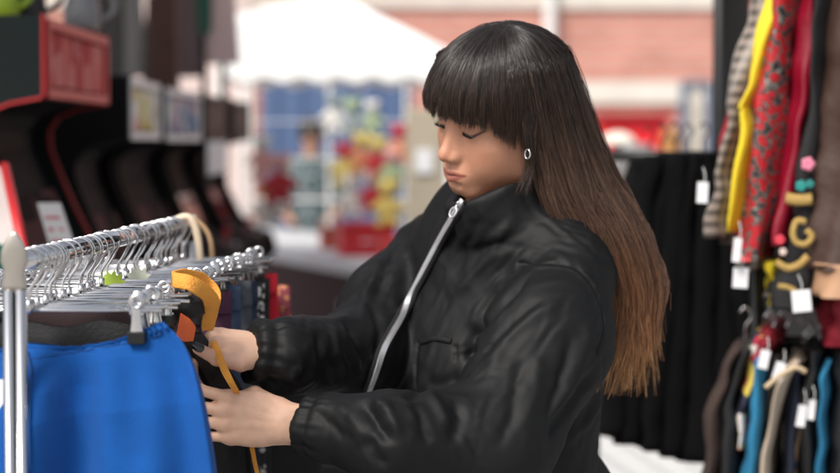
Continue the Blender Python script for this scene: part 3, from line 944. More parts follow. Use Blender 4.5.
    fly = np.where(rs.rand(n) < .07, 4.5, 1.0)[:, None]
    for k in range(3):
        W[..., k] += noise(ph + 77 + 13 * k).reshape(n, M) * .0022 * np.clip(s * 2, 0, 1.5) * fly
    long_me = tubes(W, .00060, .00016, colour(W, n), 'long_hair', 1)
    # ---- fringe
    n2 = 5200
    az = -88 + 163 * rs.rand(n2)
    e0 = np.maximum(93 - 55 * rs.rand(n2) ** 1.6, 80)
    lay = rs.rand(n2) ** .6
    cl = np.floor(az / 4.2) + 7 * rs.randint(0, 3, n2); ck = cr[(cl.astype(int) + 900) % 5000] - .5
    pts = []
    for f in (1.0, .75, .5, .25, .05):
        el = e0 * f + 10 * (1 - f)
        k0 = .962 + .05 * lay; g = max(0, f - .5) * 2
        pts.append(cap(az + ck * 5 * (1 - f), el, k0 * (1 - g) + np.minimum(k0, np.where(e0 > 80, 1.0, .93)) * g + .010 * ck * (1 - f)))
    zend = np.interp(az, [-90, -50, -10, 22, 42, 58, 75], [.034, .032, .029, .0235, .0155, .002, -.030])
    e = cap(az + ck * 7, 0, .940 + .055 * lay)
    e[:, 2] = zend + rs.normal(size=n2) * .0030 + .0032 * ck + rs.rand(n2) ** 3 * .018
    pts.append(e)
    C = h2w(np.stack(pts, 1)); m = C.shape[1]; M2 = 18; t = np.linspace(0, m - 1 - 1e-6, M2); i = t.astype(int); f = (t - i)[None, :, None]
    Q = np.concatenate([2 * C[:, :1] - C[:, 1:2], C, 2 * C[:, -1:] - C[:, -2:-1]], 1)
    p0, p1, p2, p3 = Q[:, i], Q[:, i+1], Q[:, i+2], Q[:, i+3]
    W2 = .5 * ((2*p1) + (-p0+p2)*f + (2*p0-5*p1+4*p2-p3)*f**2 + (-p0+3*p1-3*p2+p3)*f**3)
    s2 = np.linspace(0, 1, M2)[None, :]
    ph = np.stack([np.repeat(cl[:, None] * .91, M2, 1), np.broadcast_to(s2 * 2.5, (n2, M2)), np.zeros((n2, M2))], -1).reshape(-1, 3)
    for k in range(3): W2[..., k] += noise(ph + 5 * k).reshape(n2, M2) * .0030 * s2
    ph = np.stack([np.repeat(np.arange(n2)[:, None] * .37, M2, 1), np.broadcast_to(s2 * 4.5, (n2, M2)), np.zeros((n2, M2))], -1).reshape(-1, 3)
    for k in range(3): W2[..., k] += noise(ph + 50 * k).reshape(n2, M2) * .0014 * s2
    fr_me = tubes(W2, .00056, .00012, colour(W2, n2) * .85, 'fringe', 2)
    # ---- short wisps behind the jaw
    n3 = 90
    C = []
    for k in range(n3):
        a = h2w(cap(72 + 16 * rs.rand(), 20 - 25 * rs.rand(), .93)); j = rs.normal(size=3)
        b = P(529 + j[0] * 2.5, 164 + j[1] * 3, 2.880); c = P(514 + 18 * rs.rand(), 182 + 15 * rs.rand(), 2.88 + .006 * j[2])
        C.append(spline([a, (a + b) / 2 + np.array([0, -.008, 0]), b, c], 14))
    W3 = np.array(C)
    w_me = tubes(W3, .00036, .00010, colour(W3, n3) * .6, 'short_wisps', 3)
    M_HAIR = mat('hair', rough=.32, spec=.55, attr='Col')
    h = link('hair', long_me, M_HAIR, person)
    link('fringe', fr_me, M_HAIR, h); link('loose_wisps', w_me, M_HAIR, h)
build_hair()
# ================================================================ THE RAIL IN FRONT
M_CHROME = mat('chrome', (.72, .72, .73), rough=.10, metal=1)
M_WHITEP = mat('white paint', (.75, .75, .73), rough=.4)
M_BLACKP = mat('black plastic', (.008, .008, .009), rough=.55, spec=.3)
RN, RF = P(17, 262, 2.30), P(186, 222, 3.40)
RF[2] = RN[2]
rd = (RF - RN) / np.linalg.norm(RF - RN)
def rail_at(t): return RN + (RF - RN) * t
rack = empty('clothes_rail', (RN[0], RN[1], 0), label='chrome clothes rail packed with clip hangers, left of the woman', cat='clothes rail')
m = MB(); m.tube([RN - rd * .01, RF + rd * .05], .0125, 16); m.build('top_bar', M_CHROME, rack, True)
for name, c in (('post', RN), ('post', RF + rd * .03)):
    for k, dx in ((0, -.0070), (1, .0070)):
        m = MB(); m.tube([c + np.array([dx, -.016, -.032]), np.array([c[0] + dx, c[1] - .016, .05])], .0072, 14); m.build(name, M_CHROME, rack, True)
    m = MB(); m.tube([np.array([c[0] - .30, c[1], .05]), np.array([c[0] + .30, c[1], .05])], .014, 10); m.build('foot_bar', M_CHROME, rack, True)
# spearhead end cap
m = MB(); c = RN + np.array([0, -.016, 0])
prof = [(-.036, .0135), (-.031, .0150), (-.020, .0118), (-.012, .0125), (-.002, .0162), (.010, .0150), (.020, .0110), (.028, .0055), (.033, .0015)]
ring = []
for z, w in prof:
    ring.append([c + np.array([w * math.cos(t), .0026 * math.sin(t) * min(1, w / .01), z + .004]) for t in np.linspace(0, 2 * math.pi, 20, endpoint=False)])
m.rings(np.array(ring)); m.build('end_cap', mat('brushed cap', (.40, .37, .33), rough=.38, metal=.9), rack, True)

def hanger_hook(m, c, top_r=.017, side=1, lean=0.0, r=.0016):
    """wire hook that closes over the bar at c, in the plane across the bar"""
    A = np.array([side * 1.0, 0, 0]); ya = np.array([0, 1, 0.]) * lean
    pts = []
    for a in np.linspace(-200 + 180, 215, 16):
        t = math.radians(a)
        pts.append(c + A * math.cos(t) * top_r * -1 + np.array([0, 0, 1]) * math.sin(t) * top_r + ya * math.sin(t) * .01)
    tail = [c + A * top_r * .45 + np.array([0, 0, -.022]) + ya * -.01, c + ya * -.02 + np.array([0, 0, -.034]), c + ya * -.02 + np.array([0, 0, -.052])]
    P_ = [p for p in pts[::-1]]
    P_ = P_[:] 
    seq = spline(np.array(list(reversed(P_[:15])) + tail) if False else np.array(pts[:15][::-1][::-1]), 20)
    full = np.vstack([spline(np.array(pts), 22), spline(np.array([pts[-1]] + tail), 8)[1:]])
    m.tube(full, r, 6)
def make_hanger():
    """clip hanger about its hook centre at the origin: bar along X"""
    t = empty('clip_hanger', (0, 0, 0))
    m = MB(); hanger_hook(m, np.zeros(3)); m.build('hook', M_CHROME, t, True)
    m = MB(); m.tube([(-.158, 0, -.056), (.158, 0, -.056)], .0023, 8); m.tube([(0, 0, -.044), (0, 0, -.060)], .0040, 8); m.build('cross_bar', M_CHROME, t, True)
    for s in (-1, 1):
        m = MB(); x = s * .128
        zo = .021
        for f in (-1, 1):      # two jaws with round finger holes
            G = []
            for z, w, dy in ((-.0735, .0040, .0078), (-.076, .0062, .0068), (-.082, .0058, .0055), (-.090, .0062, .0045), (-.100, .0080, .0034), (-.110, .0085, .0028), (-.112, .0085, .002)):
                G.append([(x - w, f * dy, z + zo), (x - w * .8, f * (dy + .0016), z + zo), (x + w * .8, f * (dy + .0016), z + zo), (x + w, f * dy, z + zo), (x + w * .8, f * (dy - .0012), z + zo), (x - w * .8, f * (dy - .0012), z + zo)])
            m.rings(np.array(G))
            th = np.linspace(0, 2 * math.pi, 21)
            m.tube([np.array([x + .0068 * math.cos(a), f * .0092, -.0665 + zo + .0072 * math.sin(a)]) for a in th], .0020, 6, cap=False)
        m.tube([(x - .008, 0, -.060), (x + .008, 0, -.060)], .0042, 8)
        cl = m.build('clip', M_CHROME, t, True)
        m = MB(); m.box((x - .0105, -.0072, -.0965), (x + .0105, .0072, -.0815), bev=.0015); m.build('rubber_grip', M_BLACKP, cl)
    return t
def copy_tree(o, parent=None):
    c = o.copy(); COL.objects.link(c)
    if parent is not None: c.parent = parent
    for ch in [x for x in o.children]: copy_tree(ch, c)
    return c
rs = np.random.RandomState(4)
hangers = []
proto = make_hanger()
NH = 40
tens = ['', '', 'twenty', 'thirty', 'forty']
ones = ['', 'first', 'second', 'third', 'fourth', 'fifth', 'sixth', 'seventh', 'eighth', 'ninth', 'tenth', 'eleventh', 'twelfth', 'thirteenth', 'fourteenth', 'fifteenth', 'sixteenth', 'seventeenth', 'eighteenth', 'nineteenth']
def ordinal(n): return ones[n] if n < 20 else (tens[n // 10][:-1] + 'ieth' if n % 10 == 0 else tens[n // 10] + '-' + ones[n % 10])
ORD = [ordinal(i + 1) for i in range(NH)]
ord_ = ['nearest', 'second', 'third', 'fourth', 'fifth']
for i in range(NH):
    o = proto if i == 0 else copy_tree(proto)
    t = .035 + (i + .3 * rs.rand()) / NH * .93
    c = rail_at(t)
    o.location = (c[0] + .003 * rs.normal(), c[1], c[2] - .004)
    o.rotation_euler = (R(rs.normal() * 3), R(rs.normal() * 1.2), R(rs.normal() * 4 + (8 if i % 7 == 3 else 0)))
    hangers.append(o)
    tag(o, ORD[i] + (' clip hanger back from the near post, holding the blue skirt' if i == 0 else ' chrome clip hanger back from the near post of the clothes rail'), 'hanger', 'clip hangers on the clothes rail')
h0 = hangers[0]; hangers[0].rotation_euler = (0, 0, 0)

# ---- generic hanging cloth: a flattened tube with folds, hung from above
def cloth_loft(name, top, bot, mat_, n=96, m=60, depth=.03, waves=7, amp=.012, seed=0, parent=None, wtop=None, lean=(0, 0, 0), width_dir=(1, 0, 0), thick_dir=(0, 1, 0), open_top=True, **k):
    """top/bot: (centre, half width); the cross section is a flattened ellipse whose folds deepen downwards"""
    wd = np.array(width_dir, float); wd /= np.linalg.norm(wd); td = np.array(thick_dir, float); td /= np.linalg.norm(td)
    G = []; rr = np.random.RandomState(seed); ph = rr.rand(6) * 6.28
    for i in range(m):
        s = i / (m - 1)
        c = np.array(top[0]) * (1 - s) + np.array(bot[0]) * s; w = top[1] * (1 - s) + bot[1] * s
        row = []
        for j in range(n):
            a = 2 * math.pi * j / n
            x = math.copysign(abs(math.cos(a)) ** .8, math.cos(a)); y = math.copysign(abs(math.sin(a)) ** .8, math.sin(a))
            u = x * waves
            f = amp * (.15 + .85 * min(1, s * 2.2)) * (math.sin(u + ph[0] + .8 * math.sin(s * 3 + ph[1])) * .6 + math.sin(u * 2.3 + ph[2] + s * 1.5) * .35)
            if top[1] > 0 and s < .12: f += amp * .10 * math.sin(x * 60 + ph[3]) * (1 - s / .12)
            row.append(c + wd * (x * w + f * .25) + td * (y * depth * (.45 + .55 * min(1, s * 2)) + f) + np.array([0, 0, .004 * math.sin(x * 9 + ph[4]) * (1 - s)]))
        G.append(row)
    mb = MB(); mb.rings(np.array(G), False)
    return mb.build(name, mat_, parent, True, **k)
def fabric(name, col, rough=.85, bump=.25, bscale=500, **k): return mat(name, col, rough=rough, bump=bump, bscale=bscale, **k)

# ---- the blue skirt: its own outline, waistband and zip
hk = h0.location; YS = float(hk[1]) + .006
M_BLUE = fabric('royal blue wool', (.005, .072, .29), rough=.9, sheen=.06, spec=.2, bump=.18, bscale=420, var=.10, vscale=25)
sk = empty('skirt', (hk[0], YS, .7), label='royal blue wool skirt with a gathered waistband, nearest garment on the rail', cat='skirt')
n, m_ = 150, 110
topl, topr = P(-120, 362, YS), P(162, 321, YS)
ctrl_r = spline([P(163, 321, YS), P(183, 343, YS), P(196, 372, YS), P(204, 402, YS), P(211, 440, YS), P(216, 475, YS), P(225, 560, YS), P(232, 640, YS)], m_)
ctrl_l = spline([P(-115, 368, YS), P(-140, 392, YS), P(-150, 402, YS), P(-158, 440, YS), P(-166, 480, YS), P(-172, 520, YS), P(-178, 560, YS), P(-184, 640, YS)], m_)
G = []
for i in range(m_):
    s = i / (m_ - 1); row = []
    for j in range(n):
        a = 2 * math.pi * j / n; x = math.cos(a); x = math.copysign(abs(x) ** .85, x); y = math.sin(a); u = (x + 1) / 2
        p = ctrl_l[i] * (1 - u) + ctrl_r[i] * u
        sag = -.014 * math.sin(math.pi * min(1, max(0, (u - .52) / .48))) * max(0, 1 - s * 6)
        env = min(1, .10 + s * 3.0)
        f = .030 * env * (math.sin(u * 24 + 1.0 + 1.2 * s) * .55 + math.sin(u * 41 + 2 + s * 2.5) * .25 + .5 * math.sin(u * 13 + s * 3.0))
        gath = .0038 * math.sin(u * 300 + 2 * math.sin(u * 40)) * max(0, 1 - abs(s - .03) / .05)
        band = .0035 * math.exp(-((s - .032) / .008) ** 2)
        row.append(p + np.array([0, -(y * (.0045 + .034 * min(1, max(0, s - .02) * 2.5))) - (f if y > 0 else -f * .5) - (gath - band) * (1 if y > 0 else -1), sag + gath * .6]))
    G.append(row)
Gs = np.array(G)
mb = MB(); mb.rings(Gs, False); mb.build('skirt_panel', M_BLUE, sk, True)
def on_skirt(px, py):
    F_ = Gs.reshape(-1, 3); q = proj(F_); d = np.hypot(q[:, 0] - px, q[:, 1] - py) + np.where(F_[:, 1] < YS, 0, 100)
    return F_[np.argmin(d)]
zpts = [on_skirt(px, py) + np.array([0, -.0015, 0]) for px, py in ((30, 352), (31, 372), (30, 395), (31, 420), (32, 445), (33, 470))]
mb = MB(); mb.tube(spline(zpts, 40), .0020, 6); mb.build('side_zip', fabric('blue zip', (.006, .06, .22)), sk, True)
mb = MB(); p = zpts[0] + np.array([0, -.003, 0]); mb.tube([p, p - np.array([0, 0, .008])], [.003, .0016], 8); mb.build('zip_pull', M_CHROME, sk, True)
# elastic casing seam
mb = MB(); mb.tube([on_skirt(px, 345 - (px - 30) * .178 + 15) + np.array([0, -.0003, 0]) for px in range(24, 166, 5)], .0008, 5); mb.build('waist_seam', fabric('blue thread', (.004, .05, .2)), sk, True)
# price tag
c = on_skirt(4, 398); mb = MB(); mb.box((c[0] - .006, c[1] - .006, c[2] - .022), (c[0] + .005, c[1] - .005, c[2] + .022)); mb.build('paper_tag', mat('paper', (.78, .78, .76), rough=.8), None, label='white paper price tag hanging in front of the blue skirt', cat='price tag')

# ---- black trousers with the orange lining and belt, held by the woman
M_BLK = fabric('black cotton', (.010, .010, .011), rough=.75, bump=.3, bscale=300)
M_ORG = fabric('orange cotton', (.78, .33, .05), rough=.8, bump=.4, bscale=350)
M_RED_O = fabric('orange-red lining', (.75, .13, .03), rough=.6)
Y2 = 2.62
tr = empty('trousers', tuple(P(200, 300, 2.66)), label='black trousers with an open orange waistband and orange drawstring, under the woman\'s hands', cat='trousers')
L2 = spline([P(152, 318, 2.66), P(150, 360, 2.67), P(150, 420, 2.64), P(150, 480, 2.66), P(150, 600, 2.68)], 60)
R2 = spline([P(199, 328, 2.675), P(218, 358, 2.685), P(240, 392, 2.78), P(250, 430, 2.80), P(256, 480, 2.80), P(262, 600, 2.80)], 60)
G = []
for i in range(60):
    row = []
    for j in range(72):
        a = 2 * math.pi * j / 72; u = (1 + math.copysign(abs(math.cos(a)) ** .9, math.cos(a))) / 2; y = math.sin(a); s = i / 59
        p = L2[i] * (1 - u) + R2[i] * u
        f = .010 * (math.sin(u * 17 + s * 4) + .5 * math.sin(u * 31 + 2 - s * 7)) * min(1, s * 3 + .2)
        row.append(p + np.array([0, .034 - y * .016 - f, .012 * math.sin(u * 5 + .5) * (1 - s) ** 3]))
    G.append(row)
mb = MB(); mb.rings(np.array(G), False); mb.build('leg_panel', M_BLK, tr, True)
# rumpled black top of the trousers
def blob(p):
    d = s_ell(p, P(176, 305, 2.60), (.038, .030, .018))
    d = smin(d, s_ell(p, P(193, 308, 2.62), (.018, .026, .012)), .012)
    d = smin(d, s_ell(p, P(160, 300, 2.58), (.022, .024, .014)), .012)
    return d - .0030 * (1 - np.abs(noise(p * np.array([16, 22, 60]) + 3)) * 2.5)
c = P(180, 310, 2.6); v, f, g = iso(blob, c - .09, c + .09, .0028)
link('crumpled_top', mesh_np('crumpled_top', v, f), M_BLK, tr)
def ribbon(pts, nrm, w, th, n=40):
    """flat strap: pts centre line, nrm the direction its width runs"""
    c = spline(pts, n); nr = spline(nrm, n); nr /= np.linalg.norm(nr, axis=1)[:, None]
    T = np.gradient(c, axis=0); T /= np.linalg.norm(T, axis=1)[:, None]; B = np.cross(T, nr); w = np.broadcast_to(np.asarray(w, float), (n,)) if np.ndim(w) == 0 else np.interp(np.linspace(0, 1, n), np.linspace(0, 1, len(w)), w)
    c = c + .0020 * np.stack([noise(c * 34), noise(c * 34 + 9), noise(c * 34 + 19)], 1); w = w * (1 + .14 * noise(c * 30 + 4))
    G = np.stack([c + nr * (a * w)[:, None] + B * b * th for a, b in ((-1, -.6), (-.9, -1), (0, -.8), (.9, -1), (1, -.6), (1, .6), (.9, 1), (0, 1.2), (-.9, 1), (-1, .6))], 1)
    mb = MB(); mb.rings(G); return mb
ribbon([P(173, 279, 2.56), P(188, 282, 2.55), P(203, 291, 2.57), P(212, 303, 2.60), P(210, 316, 2.625), P(207, 330, 2.65)],
       [(0, -.35, -1), (0, -.35, -1), (-.35, -.3, -1), (-1, -.3, -.45), (-1, -.3, 0), (-1, -.2, 0)], [.0095, .0100, .0105, .0105, .0095, .007], .0018).build('waistband', M_ORG, tr, True)
ribbon([P(173, 276, 2.60), P(190, 274, 2.63), P(207, 282, 2.66), P(214, 296, 2.66), P(211, 312, 2.645)],
       [(0, .2, -1), (0, .2, -1), (-.2, .2, -1), (-1, .2, -.6), (-1, .2, 0)], [.006, .007, .009, .010, .010], .0016).build('back_waistband', M_ORG, tr, True)
ribbon([P(213, 343, 2.700), P(221, 360, 2.68), P(232, 384, 2.662), P(242, 410, 2.735), P(250, 440, 2.74), P(257, 475, 2.74), P(262, 520, 2.74)],
       [(1, 0, .35)] * 7, [.0060, .0052, .0048, .0040, .0032, .0032, .0032], .0010).build('drawstring', M_ORG, tr, True)
ribbon([P(178, 326, 2.565), P(186, 330, 2.57), P(194, 335, 2.58)], [(.2, 0, 1)] * 3, [.016, .015, .010], .0015).build('lining', M_RED_O, tr, True)

# ---- the garments further along the rail, hung from clips: seen edge on, above the woman's hand
def rail_garment(t, dx, label, mat_, z0, z1, hw, thick, seed, px=None, name='trousers', cat='trousers', band=None, trim=None):
    c = rail_at(t); top = np.array([c[0] + dx, c[1], z0]); bot = np.array([c[0] + dx, c[1] + .01, z1])
    rt = empty(name, (c[0] + dx, c[1], z0), label=label, cat=cat)
    o = cloth_loft('cloth', (top, hw), (bot, hw * 1.05), mat_, n=64, m=30, depth=thick, waves=6, amp=.008, seed=seed, parent=rt)
    wb = cloth_loft('waistband', (top + np.array([0, -.0, .004]), hw * 1.005), (top - np.array([0, 0, .032]), hw * 1.01), band or mat_, n=64, m=6, depth=thick * 1.25, waves=6, amp=.003, seed=seed, parent=rt)
    return rt
zt = RN[2] - .086
M_DEN = fabric('blue denim', (.055, .085, .15), rough=.85, var=.35, vscale=60)
M_DEN2 = fabric('grey denim', (.085, .095, .115), rough=.85, var=.35, vscale=60)
M_DEN3 = fabric('dark indigo denim', (.018, .028, .06), rough=.85, var=.3, vscale=60)
for t, dx, lab, mt, th, seed, hw, nm in [
    (.10, -.03, 'black trousers hanging just behind the blue skirt', M_BLK, .008, 31, .145, 'trousers'),
    (.36, -.03, 'dark maroon trousers in the middle of the rail', fabric('maroon cloth', (.022, .008, .010)), .012, 3, .13, 'trousers'),
    (.44, -.01, 'dark charcoal trousers in the middle of the rail', fabric('charcoal cloth', (.03, .03, .033)), .012, 4, .14, 'trousers'),
    (.60, .0, 'plum coloured trousers next to the grey jeans', fabric('plum cloth', (.10, .03, .07)), .012, 5, .145, 'trousers'),
    (.66, .0, 'mid blue jeans nearest the woman\'s hand', M_DEN, .014, 6, .150, 'jeans'),
    (.73, .0, 'grey washed jeans behind the mid blue pair', M_DEN2, .014, 7, .155, 'jeans'),
    (1.0, .02, 'long black coat low at the far end of the rail', M_BLK, .02, 55, .21, 'coat'),
    (.79, .0, 'dark indigo jeans behind the grey pair', M_DEN3, .014, 8, .155, 'jeans'),
]:
    rail_garment(t, dx, lab, mt, zt + (-.12 if nm == 'coat' else .0), zt - (.35 if nm == 'top' else .85), hw, th, seed, name=nm, cat=nm)
def spotted(name, a, b, scale, th=.35):
    m = mat(name, a, rough=.8); nt = m.node_tree; N = nt.nodes; L = nt.links
    v = N.new('ShaderNodeTexVoronoi'); v.inputs['Scale'].default_value = scale; tc = N.new('ShaderNodeTexCoord'); L.new(tc.outputs['Object'], v.inputs['Vector'])
    cr = N.new('ShaderNodeValToRGB'); cr.color_ramp.interpolation = 'CONSTANT'; cr.color_ramp.elements[0].color = (*b, 1); cr.color_ramp.elements[1].position = th; cr.color_ramp.elements[1].color = (*a, 1)
    L.new(v.outputs['Distance'], cr.inputs[0]); L.new(cr.outputs[0], N['Principled BSDF'].inputs['Base Color']); return m
rail_garment(.86, .0, 'black and white flowered trousers behind the jeans', spotted('white flowers on black', (.02, .02, .022), (.7, .68, .66), 90, .42), zt - .01, zt - .8, .155, .014, 9)
rail_garment(.92, .0, 'black trousers with a white edge before the red garment', M_BLK, zt - .005, zt - .8, .155, .014, 10)
rail_garment(.97, .0, 'bright red trousers at the far end of the rail', fabric('bright red cloth', (.62, .012, .03)), zt, zt - .22, .160, .02, 11)
rail_garment(1.02, .01, 'rust and plum patterned trousers, last on the rail', spotted('rust pattern', (.30, .06, .08), (.6, .25, .12), 60, .4), zt - .03, zt - .20, .165, .02, 12)
def star_card(px, py, Y, r, colr, label, rot):
    c = P(px, py, Y); V = []; n = 10
    for d in (-.0006, .0006):
        for k in range(2 * n):
            a = math.pi * k / n + rot; rr_ = r if k % 2 == 0 else r * .66
            V.append(c + np.array([rr_ * math.cos(a), d + .004 * math.cos(a), rr_ * math.sin(a)]))
    m = 2 * n; MB().add(V, [tuple(range(m)), tuple(range(2 * m - 1, m - 1, -1))] + [(i, i + m, (i + 1) % m + m, (i + 1) % m) for i in range(m)]).build('star_card', mat('fluorescent card', colr, rough=.6), None, label=label, cat='price card')
star_card(112, 283, 2.75, .019, (.58, .78, .10), 'fluorescent yellow-green star card among the hangers, left of the cream one', .1)
star_card(138, 278, 2.85, .019, (.76, .78, .62), 'cream star card among the hangers, right of the yellow-green one', .25)
# two plastic hoops over the far end of the rail
for k, (lab, colr, dx, dz) in enumerate((('cream plastic hose looped over the far end of the rail', (.72, .58, .42), 0, 0), ('tan plastic hose looped behind the cream one', (.42, .27, .15), .016, -.004))):
    mb = MB(); c = P(186 + k * 3, 222, 3.30 + k * .05)
    mb.tube(spline([c + np.array([-.03, 0, -.005]), c + np.array([-.005, 0, .008]), c + np.array([.010 + dx * .5, 0, .002 + dz]), c + np.array([.020 + dx, 0, -.03]), c + np.array([.024 + dx, 0, -.09]), c + np.array([.024 + dx, 0, -.16])], 30), .0065 - k * .002, 10)
    mb.build('hose', mat('hose plastic', colr, rough=.4), None, True, label=lab, cat='hose')
# ================================================================ THE SETTING
def zat(py, Y): return float(P(420, py, Y)[2])
def xat(px, Y): return float(P(px, 140, Y)[0])
M_PAVE = mat('pavement', (.36, .35, .34), rough=.85, var=.2, vscale=1.5, bump=.3, bscale=30)
m = MB(); m.add([(-120, -60, 0), (120, -60, 0), (120, 200, 0), (-120, 200, 0)], [(0, 1, 2, 3)])
m.build('ground', M_PAVE, kind='structure')

def brick_mat():
    m = bpy.data.materials.new('weathered brick'); m.use_nodes = True; nt = m.node_tree; N = nt.nodes; L = nt.links; b = N['Principled BSDF']
    tc = N.new('ShaderNodeTexCoord'); mp = N.new('ShaderNodeMapping'); mp.inputs['Rotation'].default_value = (R(90), 0, 0)
    br = N.new('ShaderNodeTexBrick'); L.new(tc.outputs['Object'], mp.inputs[0]); L.new(mp.outputs[0], br.inputs[0])
    br.inputs['Color1'].default_value = (.70, .30, .23, 1); br.inputs['Color2'].default_value = (.58, .23, .17, 1); br.inputs['Mortar'].default_value = (.50, .42, .38, 1)
    br.inputs['Scale'].default_value = 1; br.inputs['Brick Width'].default_value = .30; br.inputs['Row Height'].default_value = .12; br.inputs['Mortar Size'].default_value = .012
    nz = N.new('ShaderNodeTexNoise'); nz.inputs['Scale'].default_value = 1.7; L.new(tc.outputs['Object'], nz.inputs[0])
    mx = N.new('ShaderNodeMix'); mx.data_type = 'RGBA'; mx.blend_type = 'MULTIPLY'; mx.inputs[0].default_value = .3
    L.new(br.outputs['Color'], mx.inputs[6]); L.new(nz.outputs[0], mx.inputs[7]); L.new(mx.outputs[2], b.inputs['Base Color']); b.inputs['Roughness'].default_value = .9
    return m
YW = 22.0
bd = empty('brick_building', (3.0, YW, 0), label='red brick building with cream stone bands behind the market', cat='building')
M_STONE = mat('cream stone', (.66, .62, .56), rough=.8, var=.08, vscale=3)
m = MB(); m.box((-14, YW, 0), (16, YW + 6, 7)); m.build('wall', brick_mat(), bd)
for z0, z1, x0, x1, pr in ((zat(9, YW), zat(-22, YW), xat(548, YW), 16, .06), (zat(104, YW), zat(82, YW), xat(520, YW), 16, .06), (zat(8, YW), zat(-4, YW), -14, xat(545, YW), .05)):
    m = MB(); m.box((x0, YW - pr, z0), (x1, YW - .003, z1), bev=.01); m.build('stone_band', M_STONE, bd)
m = MB(); x = xat(549, YW); m.tube([(x, YW - .14, 0), (x, YW - .14, 7)], .07, 12)
for z in (1.4, 2.5, 3.6): m.box((x - .1, YW - .16, z), (x + .1, YW - .003, z + .05))
m.build('drainpipe', M_WHITEP, bd, False)
# door with grey-blue surround
dr = MB(); x0, x1 = xat(679, YW), xat(711, YW)
for a, b in ((x0, x0 + .09), (x1 - .09, x1)): dr.box((a, YW - .10, 0), (b, YW - .003, zat(86, YW)), bev=.01)
dr.box((x0, YW - .12, zat(86, YW)), (x1, YW - .003, zat(81, YW)), bev=.01)
dw = dr.build('door_frame', mat('grey blue paint', (.13, .17, .24), rough=.5), bd)
m = MB(); m.box((x0 + .092, YW - .05, .02), (x1 - .092, YW - .004, zat(86, YW) - .004)); 
for k in range(3): m.box((x0 + .13, YW - .07, .2 + k * .62), (x1 - .13, YW - .051, .72 + k * .62), bev=.01)
m.build('door', mat('cream door paint', (.55, .50, .42), rough=.5), dw)

# ---- low red stall counter, bright lamp-like dome and grey bins in front of the wall
rk = empty('market_kiosk', tuple(P(634, 150, 18) * np.array([1, 1, 0])), label='bright red kiosk front below the cream stone band', cat='kiosk')
xa, xb = xat(600, 18), xat(669, 18)
m = MB(); m.box((xa, 18, 0), (xb, 18.9, zat(118, 18)), bev=.02); m.build('body', mat('red paint', (.75, .010, .02), rough=.4), rk)
m = MB(); m.box((xa - .05, 17.9, zat(118, 18) + .003), (xb + .05, 19, zat(113, 18)), bev=.02); m.build('roof', mat('dark red trim', (.45, .02, .03)), rk)
def bin_(px, py, w, h, Y, col, label, name='litter_bin', cat='bin'):
    t = empty(name, (xat(px, Y), Y, 0), label=label, cat=cat); z = zat(py, Y); x = xat(px, Y)
    m = MB(); m.tube([(x, Y, .02), (x, Y, z - .12)], [w * .46, w * .5], 20); m.build('body', mat(name, col, rough=.6), t, True)
    m = MB(); m.tube([(x, Y, z - .119), (x, Y, z - .05), (x, Y, z)], [w * .54, w * .52, w * .25], 20); m.build('lid', mat(name + ' lid', tuple(c * .8 for c in col), rough=.5), t, True)
bin_(634, 143, .34, 1, 14, (.28, .27, .27), 'grey round litter bin in front of the red kiosk')
bin_(671, 128, .16, 1, 15, (.42, .20, .06), 'narrow orange brown bin right of the red kiosk')
m = MB(); c = P(618, 144, 9.5)
G = []
for i in range(10):
    t = i / 9 * 1.5; G.append([c + np.array([.09 * math.cos(t) * math.cos(a) , .09 * math.cos(t) * math.sin(a), .06 * math.sin(t)]) for a in np.linspace(0, 6.283, 24, endpoint=False)])
m.rings(np.array(G)); sc_ = m.build('sun_hat', mat('white straw', (.80, .76, .66), rough=.7), None, True, label='domed white hat on a stand behind the woman\'s hair', cat='hat')
m = MB(); m.tube([c, np.array([c[0], c[1], 0])], [.02, .02], 10); m.tube([(c[0], c[1], .0), (c[0], c[1], .03)], [.16, .14], 20); m.tube([c - np.array([0, 0, .04]), c - np.array([0, 0, .30])], [.05, .06], 16)
m.build('hat_stand', mat('stand grey', (.2, .19, .19)), None, True, label='grey stand carrying the domed white hat', cat='stand')

# ---- white gazebo
YT = 16.0
tn = empty('gazebo', (xat(325, YT), YT, 0), label='white pyramid roofed market gazebo behind the far stall', cat='gazebo')
ap = P(331, -8, YT); zl_ = zat(74, YT); x0, x1 = xat(232, YT), xat(448, YT); y0, y1 = YT - 1.0, YT + 1.0; zf = zat(56, YT)
M_CANV = mat('white canvas', (.84, .84, .83), rough=.7, bump=.05, bscale=6)
zg = zat(26, YT); cor = [np.array([x0, y0, zg]), np.array([x1, y0, zf]), np.array([x1, y1, zf]), np.array([x0, y1, zg])]; zb_ = zat(79, YT - 1)
m = MB()
for i in range(4):
    a, b = cor[i], cor[(i + 1) % 4]; G = []
    for u in np.linspace(0, 1, 12):
        row = []
        for v in np.linspace(0, 1, 16):
            q = (a * (1 - v) + b * v) * (1 - u) + ap * u; q = q - np.array([0, 0, .10 * math.sin(math.pi * u)]) * math.sin(math.pi * v) * 1.0
            row.append(q)
        G.append(row)
    m.grid(np.array(G))
m.build('roof', M_CANV, tn, True)
for i in range(4):
    a, b = cor[i], cor[(i + 1) % 4]; m = MB(); G = []
    for k in (0, .5, 1):
        row = []
        for v in np.linspace(0, 1, 60):
            q = a * (1 - v) + b * v; q[2] = q[2] * (1 - k) + (zb_ + .02 * math.sin(v * 40)) * k; row.append(q)
        G.append(row)
    m.grid(np.array(G)); m.build('valance', M_CANV, tn, True)
    m = MB(); m.tube([a, np.array([a[0], a[1], 0])], .025, 8); m.build('leg', M_WHITEP, tn, True)

